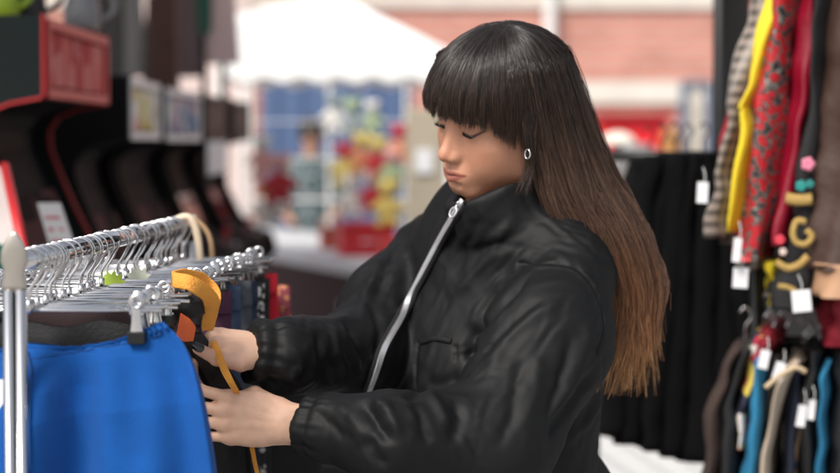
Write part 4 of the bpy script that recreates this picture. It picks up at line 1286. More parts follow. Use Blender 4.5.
# ---- blue boarding and beige column behind the far stall
m = MB(); xa, xb = xat(262, 19), xat(412, 19)
m.box((xa, 19, .0), (xb, 19.06, zat(78, 19)), bev=.01)
for k in range(6): x = xa + (xb - xa) * (k + .5) / 6; m.box((x - .03, 18.97, .0), (x + .03, 18.999, zat(78, 19) - .01))
m.build('hoarding', mat('blue boarding', (.07, .12, .24), rough=.6), label='blue painted boarding below the gazebo', cat='hoarding')
m = MB(); Yc = 10.5; m.box((xat(406, Yc), Yc, 0), (xat(446, Yc), Yc + .25, zat(108, Yc)), bev=.012); 
m.build('column', mat('beige board', (.44, .38, .29), rough=.8, var=.1, vscale=6), label='beige column behind the woman\'s face', cat='column')
m = MB(); m.box((xat(415, Yc), Yc - .02, zat(173, Yc)), (xat(433, Yc), Yc - .003, zat(149, Yc))); m.build('notice', mat('white notice', (.8, .8, .82)), label='small white notice fixed to the beige column', cat='notice')

# ---- long grey-white stall table
zt_ = .85
tb = empty('stall_table', (xat(320, 12), 12, 0), label='long table with a pale cloth top, across the aisle', cat='table')
def on_table(px, py): 
    Y = (CAM_Z - zt_) / ((py - 236.5) / FPX + math.tan(PITCH)) ; return np.array([xat(px, Y), Y, zt_])
cs = [on_table(246, 247), on_table(398, 275), on_table(392, 240), on_table(262, 226)]
def slab(cs, z0, z1):
    V = [(c[0], c[1], z0) for c in cs] + [(c[0], c[1], z1) for c in cs]
    return MB().add(V, [(3, 2, 1, 0), (4, 5, 6, 7)] + [(i, (i + 1) % 4, (i + 1) % 4 + 4, i + 4) for i in range(4)])
slab(cs, zt_ - .05, zt_).build('table_top', mat('pale table cloth', (.52, .53, .56), rough=.7, var=.1, vscale=4), tb)
ctr = sum(cs) / 4
slab([ctr + (c - ctr) * .96 for c in cs], .30, zt_ - .053).build('cloth_skirt', mat('dark maroon cloth', (.035, .014, .018), rough=.9), tb)
for c in cs:
    q = ctr + (c - ctr) * .93; m = MB(); m.tube([(q[0], q[1], 0), (q[0], q[1], .32)], .025, 8); m.build('leg', M_BLACKP, tb)

# ---- goods on and behind the far table
def goods_box(px, py, w, d, h, Y, z, col, label, name='box', handle=False):
    x = xat(px, Y); t = empty(name, (x, Y, z), R(12), label=label, cat=name.replace('_', ' '))
    Mx = Matrix.Translation((x, Y, z)) @ Matrix.Rotation(R(12), 4, 'Z')
    m = MB(); m.box((-w/2, -d/2, 0), (w/2, d/2, h * .72), Mx, .006); m.build('base', mat(name, col, rough=.5), t)
    m = MB(); m.box((-w/2 - .005, -d/2 - .005, h * .723), (w/2 + .005, d/2 + .005, h), Mx, .006); m.build('lid', mat(name + ' lid', tuple(c * .85 for c in col), rough=.5), t)
    if handle:
        m = MB(); m.tube(spline([Mx @ Vector(p) for p in ((-.05, -d/2 - .008, h * .4), (-.04, -d/2 - .03, h * .45), (.04, -d/2 - .03, h * .45), (.05, -d/2 - .008, h * .4))], 12), .006, 6); m.build('handle', M_SILVER, t, True)
goods_box(365, 240, .30, .22, .19, 11.2, zt_, (.50, .015, .025), 'red case with a metal handle on the pale table', 'case', True)
goods_box(334, 240, .16, .16, .13, 11.9, zt_, (.32, .05, .03), 'small brick red box beside the red case on the pale table')
goods_box(398, 240, .16, .16, .12, 10.6, zt_, (.6, .03, .03), 'bright red box at the right end of the pale table')
goods_box(293, 270, .26, .2, .12, 9.0, .0, (.25, .15, .09), 'brown box on the ground under the pale table')
goods_box(365, 283, .20, .2, .3, 8.6, .5, (.5, .5, .52), 'pale grey box on the black crate under the pale table')
goods_box(337, 323, .26, .3, .22, 6.5, .55, (.62, .63, .66), 'white lidded box on the low bench beside the far sleeve')
def crate(px, Y, z0, z1, w, col, label):
    x = xat(px, Y); t = empty('crate', (x, Y, z0), label=label, cat='crate')
    m = MB(); m.box((x - w/2, Y - .2, z0), (x + w/2, Y + .2, z0 + .03))
    for k in range(5):
        z = z0 + .035 + (z1 - z0 - .04) * k / 5; hh = (z1 - z0) / 5 * .7
        for y in (-.2, .18): m.box((x - w/2, Y + y, z), (x + w/2, Y + y + .02, z + hh))
        for xx in (-w/2, w/2 - .02): m.box((x + xx, Y - .179, z), (x + xx + .02, Y + .179, z + hh))
    m.build('slatted_sides', mat('crate', col, rough=.7), t)
    m = MB()
    for xx in (-w/2 + .021, w/2 - .05):
        for y in (-.178, .15): m.box((x + xx, Y + y, z0 + .031), (x + xx + .028, Y + y + .028, z1))
    m.build('corner_post', mat('crate post', tuple(c * .7 for c in col), rough=.7), t)
for px, Y, z0, z1, w, c, lab in [(300, 8.3, 0, .42, .6, (.05, .045, .045), 'charcoal slatted crate under the left end of the pale table'),
    (365, 8.3, 0, .48, .6, (.02, .02, .022), 'black slatted crate under the right end of the pale table'),
    (330, 6.6, 0, .54, .7, (.06, .06, .062), 'dark low slatted bench crate behind the far sleeve'),
    (285, 7.2, 0, .50, .5, (.09, .075, .07), 'grey brown slatted crate nearest the end of the clothes rail')]:
    crate(px, Y, z0, z1, w, c, lab)
def pair_of_shoes(px, py, Y, z, col, label):
    for s in (0, 1):
        c = np.array([xat(px, Y) + s * .10, Y, z])
        def f(p):
            q = p - c; d = s_cap(q, (0, .08, .035), (0, -.08, .022), .034, .026); d = smin(d, s_cap(q, (0, .08, .04), (0, .09, .085), .032, .03), .02)
            d = smax(d, -s_cap(q, (0, .08, .07), (0, .08, .14), .022, .024), .008); return np.maximum(d, -q[:, 2])
        v, fc, g = iso(f, c - np.array([.06, .14, .01]), c + np.array([.06, .15, .13]), .010)
        link('shoe', mesh_np('shoe', v, fc), mat('shoe leather', col, rough=.4), None, label=('left one of the ' if s == 0 else 'right one of the ') + label, cat='shoe')
pair_of_shoes(296, 285, 8.3, .42, (.25, .22, .22), 'pale grey shoes standing on the charcoal crate')
pair_of_shoes(318, 285, 8.3, .42, (.10, .03, .03), 'dark maroon shoes standing on the charcoal crate')
pair_of_shoes(272, 285, 7.2, .50, (.18, .18, .19), 'grey shoes standing on the grey brown crate')
pair_of_shoes(350, 285, 8.3, .48, (.30, .30, .31), 'silver grey shoes standing on the black crate')

def soft_toy(px, py, Y, h, body, head, label, lean=0.0, seed=0):
    """py = top of the head"""
    x = xat(px, Y); ztop = zat(py, Y); z = ztop - h
    t = empty('soft_toy', (x, Y, z), label=label, cat='soft toy')
    rr = np.random.RandomState(seed); c = np.array([x, Y, z])
    def f(p):
        q = (p - c) / h
        d = s_ell(q, (0, 0, .34), (.20, .17, .27))
        for s in (-1, 1):
            d = smin(d, s_cap(q, (s * .15, -.02, .48), (s * .30, -.10, .34), .07, .06), .05)
            d = smin(d, s_cap(q, (s * .10, -.05, .14), (s * .17, -.24, .07), .08, .075), .05)
        return d * h
    v, fc, g = iso(f, c + np.array([-.42, -.40, -.05]) * h, c + np.array([.42, .3, .75]) * h, h / 26)
    link('plush_body', mesh_np('plush_body', v, fc), mat('plush', body, rough=.95, bump=.4, bscale=200), t)
    def f2(p):
        q = (p - c) / h; d = s_ell(q, (0, -.02, .76), (.19, .17, .17))
        for s in (-1, 1): d = smin(d, s_sph(q, (s * .15, .0, .91), .065), .03)
        return smin(d, s_ell(q, (0, -.17, .72), (.08, .07, .06)), .04) * h
    v, fc, g = iso(f2, c + np.array([-.3, -.35, .45]) * h, c + np.array([.3, .25, 1.05]) * h, h / 26)
    hd = link('head', mesh_np('head', v, fc), mat('plush head', head, rough=.95, bump=.4, bscale=200), t)
    m = MB()
    for s in (-1, 1): m.sphere(c + np.array([s * .07, -.178, .80]) * h, .022 * h, 6)
    m.sphere(c + np.array([0, -.245, .74]) * h, .028 * h, 6); m.build('eyes_and_nose', M_BLACKP, hd, True)
RDc, YLc, WHc, PKc, GNc, BLc, ORc, GRc = (.42, .03, .04), (.62, .48, .14), (.66, .64, .60), (.62, .32, .30), (.34, .42, .26), (.14, .24, .42), (.60, .24, .12), (.26, .30, .31)
toys = [
 (262, 132, 11.0, .26, PKc, WHc, 'pink soft toy with a white head at the left end of the far stall'),
 (280, 150, 10.8, .30, RDc, PKc, 'red soft toy with a pink head left of the dark haired vendor'),
 (268, 178, 10.9, .28, WHc, ORc, 'white soft toy with an orange head low on the left of the far stall'),
 (334, 92, 12.5, .26, WHc, GRc, 'white soft toy with a grey head hanging under the gazebo'),
 (352, 96, 12.2, .26, GRc, GNc, 'grey soft toy with a green head hanging right of the vendor'),
 (372, 98, 12.2, .22, GNc, WHc, 'pale green soft toy with a white head hanging below the gazebo edge'),
 (345, 140, 11.6, .28, YLc, RDc, 'yellow soft toy with a red head in the middle of the heap'),
 (362, 130, 11.4, .26, ORc, YLc, 'orange soft toy with a yellow head in the heap'),
 (378, 134, 11.2, .26, RDc, YLc, 'red soft toy with a yellow head near the beige column'),
 (392, 146, 11.0, .24, GNc, PKc, 'green soft toy with a pink head near the beige column'),
 (352, 172, 11.4, .26, WHc, WHc, 'all white soft toy above the red case'),
 (372, 168, 11.2, .26, RDc, WHc, 'red soft toy with a white head above the red case'),
 (388, 176, 10.9, .28, YLc, YLc, 'all yellow soft toy right of the red case'),
 (400, 122, 12.0, .26, ORc, RDc, 'orange soft toy with a red head at the edge of the beige column'),
]
for i, (px, py, Y, h, b, hd, lab) in enumerate(toys): soft_toy(px, py, Y, h, b, hd, lab, seed=i)
# display frame that carries the hanging toys
fr = empty('display_frame', (xat(345, 12.6), 12.7, 0), label='wire display frame with shelves behind the soft toys', cat='display frame')
xa, xb = xat(252, 12.7), xat(406, 12.7)
for x in (xa, (xa + xb) / 2, xb): m = MB(); m.tube([(x, 12.7, 0), (x, 12.7, zat(82, 12.7))], .012, 8); m.build('upright', M_WHITEP, fr)
for z in (.86, 1.12, 1.38, 1.62):
    m = MB()
    for k in range(8): m.tube([(xa, 12.6 + k * .03, z), (xb, 12.6 + k * .03, z)], .004, 5)
    m.build('wire_shelf', M_WHITEP, fr)

# ---- the vendor in the distance
vd = empty('person', (xat(312, 14.5), 14.5, 0), label='distant dark haired vendor in a grey patterned shirt at the far stall', cat='person')
VY = 14.5; vo = np.array([xat(311, VY), VY, 0]); H = zat(121, VY)
def vbody(p):
    q = (p - vo) / H
    d = s_ell(q, (0, 0, .935), (.045, .055, .066)); d = smin(d, s_cap(q, (0, 0, .83), (0, 0, .90), .032, .03), .02)
    d = smin(d, s_ell(q, (0, 0, .70), (.10, .065, .15)), .03); d = smin(d, s_cap(q, (-.10, 0, .80), (.10, 0, .80), .032, .032), .03); d = smin(d, s_ell(q, (0, 0, .54), (.09, .065, .08)), .04)
    for s in (-1, 1):
        d = smin(d, s_cap(q, (s * .115, 0, .79), (s * .14, -.02, .62), .030, .024), .02); d = smin(d, s_cap(q, (s * .14, -.02, .62), (s * .08, -.14, .56), .024, .017), .01)
        d = smin(d, s_ell(q, (s * .07, -.17, .555), (.018, .035, .012)), .01)
        d = smin(d, s_cap(q, (s * .05, 0, .50), (s * .055, 0, .27), .048, .034), .02); d = smin(d, s_cap(q, (s * .055, 0, .27), (s * .055, .01, .04), .033, .022), .01)
        d = smin(d, s_cap(q, (s * .055, .01, .025), (s * .06, -.08, .016), .022, .018), .01)
    d = smin(d, s_cap(q, (0, -.055, .93), (0, -.062, .918), .009, .010), .008)
    return d * H
v, f, g = iso(vbody, vo + np.array([-.35, -.45, -.02]), vo + np.array([.35, .25, H + .03]), .014)
me = mesh_np('body', v, f); set_col(me, 'Col', np.tile([.45, .24, .16], (len(v), 1))); link('body', me, M_SKIN, vd)
def vshirt(p): 
    q = (p - vo) / H; d = vbody(p) - .014
    d = np.maximum(d, (q[:, 2] - .845) * H); d = np.maximum(d, (.50 - q[:, 2]) * H); return np.maximum(d, (-.07 - q[:, 1]) * H)
v, f, g = iso(vshirt, vo + np.array([-.4, -.45, .7]), vo + np.array([.4, .3, H]), .014)
link('shirt', mesh_np('shirt', v, f), spotted('patterned shirt', (.05, .08, .09), (.22, .25, .25), 22, .4), vd)
def vtr(p):
    q = (p - vo) / H; return np.maximum(np.maximum(vbody(p) - .012, (q[:, 2] - .505) * H), (.06 - q[:, 2]) * H)
v, f, g = iso(vtr, vo + np.array([-.4, -.3, .05]), vo + np.array([.4, .3, H * .55]), .016)
link('trousers', mesh_np('trousers', v, f), M_BLK, vd)
def vhair(p):
    q = (p - vo) / H; d = s_ell(q, (0, .004, .955), (.060, .068, .064)); return np.maximum(d, -(s_ell(q, (.03, -.060, .905), (.035, .05, .035)))) * H
v, f, g = iso(vhair, vo + np.array([-.15, -.2, H * .85]), vo + np.array([.15, .2, H * 1.05]), .010)
link('hair', mesh_np('hair', v, f), mat('dark hair', (.02, .014, .012), rough=.5), vd)

# ================================================================ GAME CABINETS, LEFT
M_CAB = mat('black green laminate', (.0035, .0085, .0085), rough=.6, spec=.22, var=.3, vscale=3)
M_CABB = mat('black laminate', (.004, .004, .005), rough=.7, spec=.12)
M_TRIM = mat('red trim', (.50, .02, .025), rough=.45)
M_WTRIM = mat('white trim', (.72, .72, .72), rough=.5)
def poster(name, cols, scale):
    m = mat(name, cols[0], rough=.85, spec=.12); nt = m.node_tree; N = nt.nodes; L = nt.links
    tc = N.new('ShaderNodeTexCoord'); v = N.new('ShaderNodeTexVoronoi'); v.inputs['Scale'].default_value = scale; L.new(tc.outputs['Object'], v.inputs['Vector'])
    cr = N.new('ShaderNodeValToRGB'); cr.color_ramp.interpolation = 'CONSTANT'; e = cr.color_ramp.elements
    e[0].color = (*cols[0], 1); e[1].position = .9; e[1].color = (*cols[-1], 1)
    for i, c in enumerate(cols[1:]): q = e.new((i + 1) / len(cols)); q.color = (*c, 1)
    sp = N.new('ShaderNodeSeparateColor'); L.new(v.outputs['Color'], sp.inputs[0]); L.new(sp.outputs[0], cr.inputs[0]); L.new(cr.outputs[0], N['Principled BSDF'].inputs['Base Color']); return m
def cab_profile(zt, X0, dx=0):
    pts = [(-.72, zt - .02), (0, zt), (0, zt - .19), (-.08, zt - .205), (-.13, zt - .225), (-.155, zt - .26), (-.152, zt - .31), (-.125, zt - .38), (-.09, zt - .46), (-.04, zt - .56), (.02, zt - .62), (.12, zt - .66), (.14, zt - .74), (.02, zt - .86), (0, zt - .95), (0, .0), (-.72, .0)]
    return [(X0 + a, b) for a, b in pts]
def extr(prof, y0, y1):
    n = len(prof); V = [(x, y0, z) for x, z in prof] + [(x, y1, z) for x, z in prof]
    return MB().add(V, [tuple(range(n)), tuple(range(2 * n - 1, n - 1, -1))] + [(i + n, (i + 1) % n + n, (i + 1) % n, i) for i in range(n)])
def cabinet(Y0, Y1, zt, X0, label, mmat, side, trim, face_trim, screen, cp):
    t = empty('game_cabinet', (X0 - .36, (Y0 + Y1) / 2, 0), label=label, cat='game cabinet')
    pr = cab_profile(zt, X0); W = .022
    for y in (Y0, Y1 - W):
        p = extr(pr, y, y + W).build('side_panel', side, t)
        m = MB(); q = [np.array([x, y + W / 2, z]) for x, z in pr[1:16]]
        for a, b in zip(q[:-1], q[1:]):
            d = b - a; d /= np.linalg.norm(d); nrm = np.array([-d[2], 0, d[0]]) * -1
            mm = [a + nrm * .0, b + nrm * .0, b + nrm * .006, a + nrm * .006]
            m.add([v + np.array([0, s * W / 2, 0]) for s in (-1.05, 1.05) for v in mm], [(0, 1, 2, 3), (7, 6, 5, 4), (0, 4, 5, 1), (1, 5, 6, 2), (2, 6, 7, 3), (3, 7, 4, 0)])
        m.build('edge_trim', trim, p)
    inset = [(x - .045 if i not in (0, 16) else x, z) for i, (x, z) in enumerate(pr)]
    inset = [(x, z - .012 if i < 2 else z) for i, (x, z) in enumerate(inset)]
    extr(inset, Y0 + W + .001, Y1 - W - .001).build('body', M_CABB, t)
    # lit sign board (marquee) with its frame
    ya, yb = Y0 + W + .004, Y1 - W - .004
    m = MB(); fw = .016
    for a, b, c_, d in ((ya, yb, zt - .03, zt - .008), (ya, yb, zt - .188, zt - .166), (ya, ya + fw * 1.6, zt - .165, zt - .031), (yb - fw * 1.6, yb, zt - .165, zt - .031)): m.box((X0 - .018, a, c_), (X0 + .006, b, d))
    fr_ = m.build('sign_frame', face_trim, t)
    m = MB(); n_ = 2 if (Y1 - Y0) > .8 else 1
    for k in range(n_):
        a = ya + .03 + (yb - ya - .06) * k / n_; b = ya + .03 + (yb - ya - .06) * (k + 1) / n_ - .02
        m.box((X0 - .017, a, zt - .160), (X0 - .002, b, zt - .036))
    m.build('sign_board', mmat, t)
    m = MB(); V = [(X0 - .150, ya + .05, zt - .42), (X0 - .150, yb - .05, zt - .42), (X0 - .085, yb - .05, zt - .57), (X0 - .085, ya + .05, zt - .57)]
    V2 = [(x + .012, y, z + .004) for x, y, z in V]; m.add(V + V2, [(4, 5, 6, 7), (3, 2, 1, 0), (0, 1, 5, 4), (1, 2, 6, 5), (2, 3, 7, 6), (3, 0, 4, 7)]); m.build('screen', screen, t)
    m = MB(); V = [(X0 - .080, ya, zt - .600), (X0 - .080, yb, zt - .600), (X0 + .115, yb, zt - .650), (X0 + .115, ya, zt - .650)]
    V2 = [(x, y, z + .008) for x, y, z in V]; m.add(V + V2, [(4, 7, 6, 5), (3, 0, 1, 2), (0, 4, 5, 1), (1, 5, 6, 2), (2, 6, 7, 3), (3, 7, 4, 0)]); cpo = m.build('control_panel', cp, t)
    m = MB(); yc = (ya + yb) / 2
    m.tube([(X0 + .04, yc - .15, zt - .64), (X0 + .05, yc - .15, zt - .575)], .005, 8); m.sphere((X0 + .05, yc - .15, zt - .565), .017, 8); m.build('joystick', M_TRIM, cpo, True)
    for a in range(3):
        for b in range(2):
            m = MB(); m.tube([(X0 + .02 + b * .04, yc + .02 + a * .05, zt - .634 - b * .010), (X0 + .022 + b * .04, yc + .02 + a * .05, zt - .618 - b * .010)], .013, 10)
            m.build('button', M_WTRIM, cpo, True)
PO1 = poster('red faded board', [(.55, .10, .09), (.62, .16, .14), (.48, .07, .07), (.65, .22, .2)], 9)
PO2 = poster('pale comic board', [(.70, .62, .50), (.65, .30, .25), (.75, .72, .66), (.40, .28, .15), (.6, .5, .1)], 14)
PO3 = poster('blue pink board', [(.15, .25, .40), (.60, .32, .34), (.10, .16, .25), (.65, .60, .58)], 14)
SCR = mat('dark glass', (.02, .02, .022), rough=.08)
SCP = poster('pink play panel', [(.014, .007, .007), (.009, .005, .005), (.10, .04, .04)], 10)
X0 = -.85
cabinet(4.50, 5.42, 1.785, X0, 'dark green game cabinet with a red framed sign, nearest in the row', PO1, M_CAB, M_TRIM, M_TRIM, SCP, M_CABB)
cabinet(5.80, 6.50, 1.690, X0, 'black game cabinet with a pale comic sign board, second in the row', PO2, M_CABB, M_BLACKP, M_WTRIM, SCP, M_CABB)
cabinet(6.62, 7.70, 1.685, X0, 'black game cabinet with a blue and pink sign board, third in the row', PO3, M_CABB, M_BLACKP, M_WTRIM, SCP, M_CABB)
cabinet(7.85, 8.80, 1.690, X0, 'plain black game cabinet, fourth in the row', M_BLACKP, M_CABB, M_BLACKP, M_BLACKP, SCR, M_CABB)
cabinet(9.00, 9.90, 1.690, X0, 'plain black game cabinet, farthest in the row', M_BLACKP, M_CABB, M_BLACKP, M_BLACKP, SCR, M_CABB)
# nearest control desk with its notice at the left edge
dk = empty('game_table', (-.9, 3.95, 0), label='sloping green and red game table cut by the left edge', cat='game table')
a0, a1 = P(-60, 250, 3.7), P(24, 262, 3.7); b0, b1 = P(-60, 150, 3.98), P(3, 168, 3.98)
m = MB(); m.grid(np.array([[a0, a1], [b0, b1]])); m.grid(np.array([[a0 - (0, 0, .03), b0 - (0, 0, .03)], [a1 - (0, 0, .03), b1 - (0, 0, .03)]]))
m.add([a0, a1, a1 - (0, 0, .03), a0 - (0, 0, .03), b0, b1, b1 - (0, 0, .03), b0 - (0, 0, .03)], [(3, 2, 1, 0), (4, 5, 6, 7), (1, 2, 6, 5), (0, 4, 7, 3)])
m.build('playfield', poster('green play field', [(.02, .09, .07), (.55, .5, .48), (.03, .12, .09)], 4), dk)
m = MB(); m.tube([a1 + (0.004, -.002, .004), b1 + (.004, -.002, .004)], .010, 8); m.build('edge_rail', M_TRIM, dk, True)
m = MB()
for q in (a0, a1, b0, b1): m.tube([(q[0] * .98, q[1], 0), q - (0, 0, .03)], .02, 8)
m.build('leg', M_BLACKP, dk)
# standing white notice with pink printing
st = empty('sign_card', tuple(P(58, 260, 4.0)), label='white card with pink printed lines standing before the nearest game cabinet', cat='sign')
q = [P(37, 203, 4.0), P(60, 203, 4.08), P(80, 262, 4.08), P(54, 262, 4.0)]
m = MB(); m.add(q + [p + np.array([0, .006, 0]) for p in q], [(0, 1, 2, 3), (7, 6, 5, 4), (0, 4, 5, 1), (1, 5, 6, 2), (2, 6, 7, 3), (3, 7, 4, 0)]); m.build('card', mat('white card', (.75, .74, .74)), st)
m = MB()
for v in (.22, .42, .62, .8):
    l = q[0] * (1 - v) + q[3] * v; r = q[1] * (1 - v) + q[2] * v; d = np.array([0, -.003, 0])
    A_, B_ = l * .85 + r * .15 + d, l * .2 + r * .8 + d; dn = (q[3] - q[0]) * .055
    m.add([A_, B_, B_ + dn, A_ + dn], [(0, 3, 2, 1)])
m.build('print', mat('pink ink', (.62, .16, .18)), st)
m = MB(); c = (q[2] + q[3]) / 2; m.tube([c, (c[0], c[1] + .05, 0)], .012, 8); m.tube([(c[0], c[1] + .05, 0), (c[0], c[1] + .05, .02)], [.15, .14], 20); m.build('stand', M_BLACKP, st)
# wooden post and the things beyond
m = MB(); Y = 8.84; m.box((xat(150, Y), Y, 0), (xat(177, Y), Y + .12, 3.2), bev=.006); 
m.build('timber_post', mat('red brown timber', (.085, .035, .025), rough=.7, var=.3, vscale=10), label='red brown timber post rising behind the game cabinets', cat='post')

# things on top of the first cabinet
for px, Y, r, colr, lab in ((4, 4.8, .04, (.35, .5, .03), 'lime green jug on top of the nearest game cabinet'), (28, 4.9, .05, (.02, .022, .024), 'black jug on top of the nearest game cabinet'), (88, 5.3, .05, (.22, .22, .23), 'grey glass jug at the far corner of the nearest game cabinet')):
    c = np.array([min(xat(px, Y), -.90), Y, 1.785]); t = empty('jug', tuple(c), label=lab, cat='jug')
    m = MB(); m.tube([c + np.array([0, 0, z]) for z in (.0, .02, .07, .12, .15)], [r * .8, r, r * .95, r * .6, r * .7], 16); m.build('body', mat('glaze', colr, rough=.3), t, True)
    m = MB(); m.tube(spline([c + np.array([r * .9, 0, .03]), c + np.array([r * 1.7, 0, .06]), c + np.array([r * 1.5, 0, .11]), c + np.array([r * .6, 0, .13])], 12), .007, 6); m.build('handle', mat('glaze', colr, rough=.3), t, True)

# hanging pale garments beyond the cabinets, from a high bar
hb_ = empty('hanging_bar', (-1.4, 8.6, 2.55), label='high bar over the far game cabinets carrying pale garments', cat='bar')
m = MB(); m.tube([(-2.6, 9.4, 2.35), (-1.02, 9.4, 2.35)], .015, 8); m.build('pole', M_BLACKP, hb_)
for x in (-2.6, -1.02): m = MB(); m.tube([(x, 9.4, 0), (x, 9.4, 2.35)], .015, 8); m.build('upright', M_BLACKP, hb_)
for k, (px, w, zb, colr, lab) in enumerate([(112, .10, 1.78, (.11, .105, .105), 'mid grey blouse hanging left of the timber post'), (130, .09, 1.80, (.34, .32, .32), 'off white blouse hanging just left of the timber post'), (186, .08, 1.80, (.16, .11, .11), 'dusty pink blouse hanging right of the timber post'),
     (205, .05, 2.0, (.04, .12, .09), 'small green top hanging among the pink blouses'), (222, .09, 1.86, (.62, .45, .43), 'light pink blouse hanging right of the green top'), (160, .08, 1.75, (.12, .09, .085), 'grey brown blouse hanging behind the timber post')]):
    x = xat(px, 9.4); cloth_loft('blouse', (np.array([x, 9.4, 2.33]), w * .6), (np.array([x, 9.4, zb]), w), mat('blouse cloth', colr, rough=.9), n=40, m=16, depth=.02, waves=4, amp=.012, seed=k, label=lab, cat='blouse')
m = MB(); m.box((-.848, 7.9, zat(174, 8.2)), (-.842, 8.62, zat(141, 8.2))); m.build('notice', mat('white paper', (.72, .72, .74)), None, label='white paper notice fixed to the fourth game cabinet', cat='notice')
# ---- far light pink wall panel at left
m = MB(); m.box((xat(90, 20.0), 20.0, 0), (xat(250, 20.0), 20.2, 4)); m.build('rendered_wall', mat('pale pink render', (.62, .50, .47), rough=.9, var=.15, vscale=1.2), label='pale pink rendered wall beyond the game cabinets', cat='wall')

def shade_roof(x0, x1, y0, y1, z, label):  # added roof, its canvas out of view, cuts the sky light on things below
    t = empty('shade_roof', ((x0 + x1) / 2, (y0 + y1) / 2, 0), label=label, cat='stall roof')
    G = np.array([[[x0 + (x1 - x0) * u, y0 + (y1 - y0) * v, z + .25 * math.sin(math.pi * u) - .03 * math.sin(v * 15) ** 2] for v in np.linspace(0, 1, 30)] for u in np.linspace(0, 1, 20)])
    m = MB(); m.grid(G); m.grid((G + np.array([0, 0, .01]))[:, ::-1]); m.build('shade_canopy', mat('dark canvas', (.02, .02, .02), rough=.9), t, True)
    for x in (x0, x1):
        for y in (y0, y1): m = MB(); m.tube([(x, y, 0), (x, y, z)], .02, 8); m.build('leg', M_BLACKP, t, True)
shade_roof(-3.4, -1.05, 3.6, 10.6, 2.75, 'dark canvas roof added out of view to shade the row of game cabinets')
shade_roof(1.02, 3.6, 3.0, 6.4, 2.75, 'dark canvas roof added out of view to shade the right hand stall')
# ================================================================ RIGHT HAND RAILS
M_POLE = mat('black steel pole', (.010, .010, .010), rough=.4)
m = MB(); m.tube([(xat(719, 4.95), 4.95, 0), (xat(719, 4.95), 4.95, 2.9)], .0175, 12); m.build('stall_pole', M_POLE, None, True, label='black steel pole of the right hand stall', cat='pole')
m = MB(); 
G = []
for i in range(40):
    u = i / 39; row = []
    for z in np.linspace(0.02, 2.9, 20): row.append((xat(716, 6.0) + u * 2.3, 6.0 + .05 * math.sin(u * 26) + .02 * math.sin(z * 3 + u * 9), z))
    G.append(row)
G = np.array(G); m.grid(G); m.grid((G + np.array([0, .01, 0]))[:, ::-1])
m.build('tarpaulin', mat('black brown tarpaulin', (.010, .009, .009), rough=.6), None, True, label='dark tarpaulin closing the back of the right hand stall', cat='tarpaulin')

def edge_garment(name, lev, Y, mt, label, cat, depth=.36, seed=0, group=None, yaw=.25, fold=.009):
    """a garment hung on a rail and seen edge on: lev = (image y, left x, right x); its breadth runs away from us"""
    t = empty(name, (xat((lev[0][1] + lev[0][2]) / 2, Y), Y + depth / 2, zat(lev[0][0], Y)), label=label, cat=cat, group=group)
    L = spline(np.array(lev, float), 44); G = []; rr = np.random.RandomState(seed); ph = rr.rand(8) * 6.28
    dirv = np.array([math.sin(yaw), math.cos(yaw), 0])
    for i, (y, a, b) in enumerate(L):
        s = i / 43; cL, cR = P(a, y, Y), P(b, y, Y); c = (cL + cR) / 2; hw = np.linalg.norm(cR - cL) / 2 * (1.30 + .22 * float(noise(np.array([[seed * 3.3, y * .035, 1.7]]))[0])); c = c + np.array([.010 * float(noise(np.array([[seed * 5.1, y * .03, 7.7]]))[0]), 0, 0]); row = []
        for j in range(60):
            th = 2 * math.pi * j / 60; cx = math.cos(th); sy = math.sin(th); cx = math.copysign(abs(cx) ** .7, cx)
            u = -sy
            f = fold * (math.sin(u * 7 + ph[0] + s * 3) + .6 * math.sin(u * 15 + ph[1] - s * 5) + .5 * math.sin(th * 3 + s * 11 + ph[2]))
            row.append(c + np.array([cx * hw * (1 - .25 * abs(sy)) + f * abs(sy), 0, 0]) + dirv * (depth * .5 * (1 + (-sy if True else 0)) ) + np.array([0, f * .6, 0.0]))
        G.append(row)
    m = MB(); m.rings(np.array(G)); o = m.build('cloth', mt, t, True)
    # hanger neck
    m = MB(); c = P((lev[0][1] + lev[0][2]) / 2, lev[0][0], Y) + dirv * depth * .5
    m.tube(spline([c + np.array([0, 0, -.005]), c + np.array([0, 0, .03]), c + np.array([.012, 0, .05]), c + np.array([0, 0, .07]), c + np.array([-.012, 0, .058])], 16), .002, 6); m.build('hanger_hook', M_POLE if mt is M_VEL else M_SILVER, t, True)
    return t, o
def rail(px0, px1, Y, py, label):
    t = empty('garment_rail', (xat((px0 + px1) / 2, Y), Y, 0), label=label, cat='garment rail'); z = zat(py, Y)
    m = MB(); m.tube([(xat(px0, Y), Y, z), (xat(px1, Y), Y, z)], .012, 10); m.build('bar', M_POLE, t, True)
    for px in (px0, px1):
        m = MB(); x = xat(px, Y); m.tube([(x, Y, 0), (x, Y, z)], .012, 10); m.build('post', M_POLE, t, True)
        m = MB(); m.tube([(x, Y - .25, .02), (x, Y + .25, .02)], .014, 8); m.build('foot_bar', M_POLE, t, True)
M_VEL = fabric('black velvet', (.0022, .0022, .0026), rough=.95, sheen=.0, spec=.15, bump=.3, bscale=80)
rail(596, 752, 4.62, 156, 'low rail of black coats directly behind the woman')
Y = 4.4
CN = ['leftmost', 'second from left', 'third from left', 'fourth from left', 'fifth from left', 'sixth from left', 'rightmost']
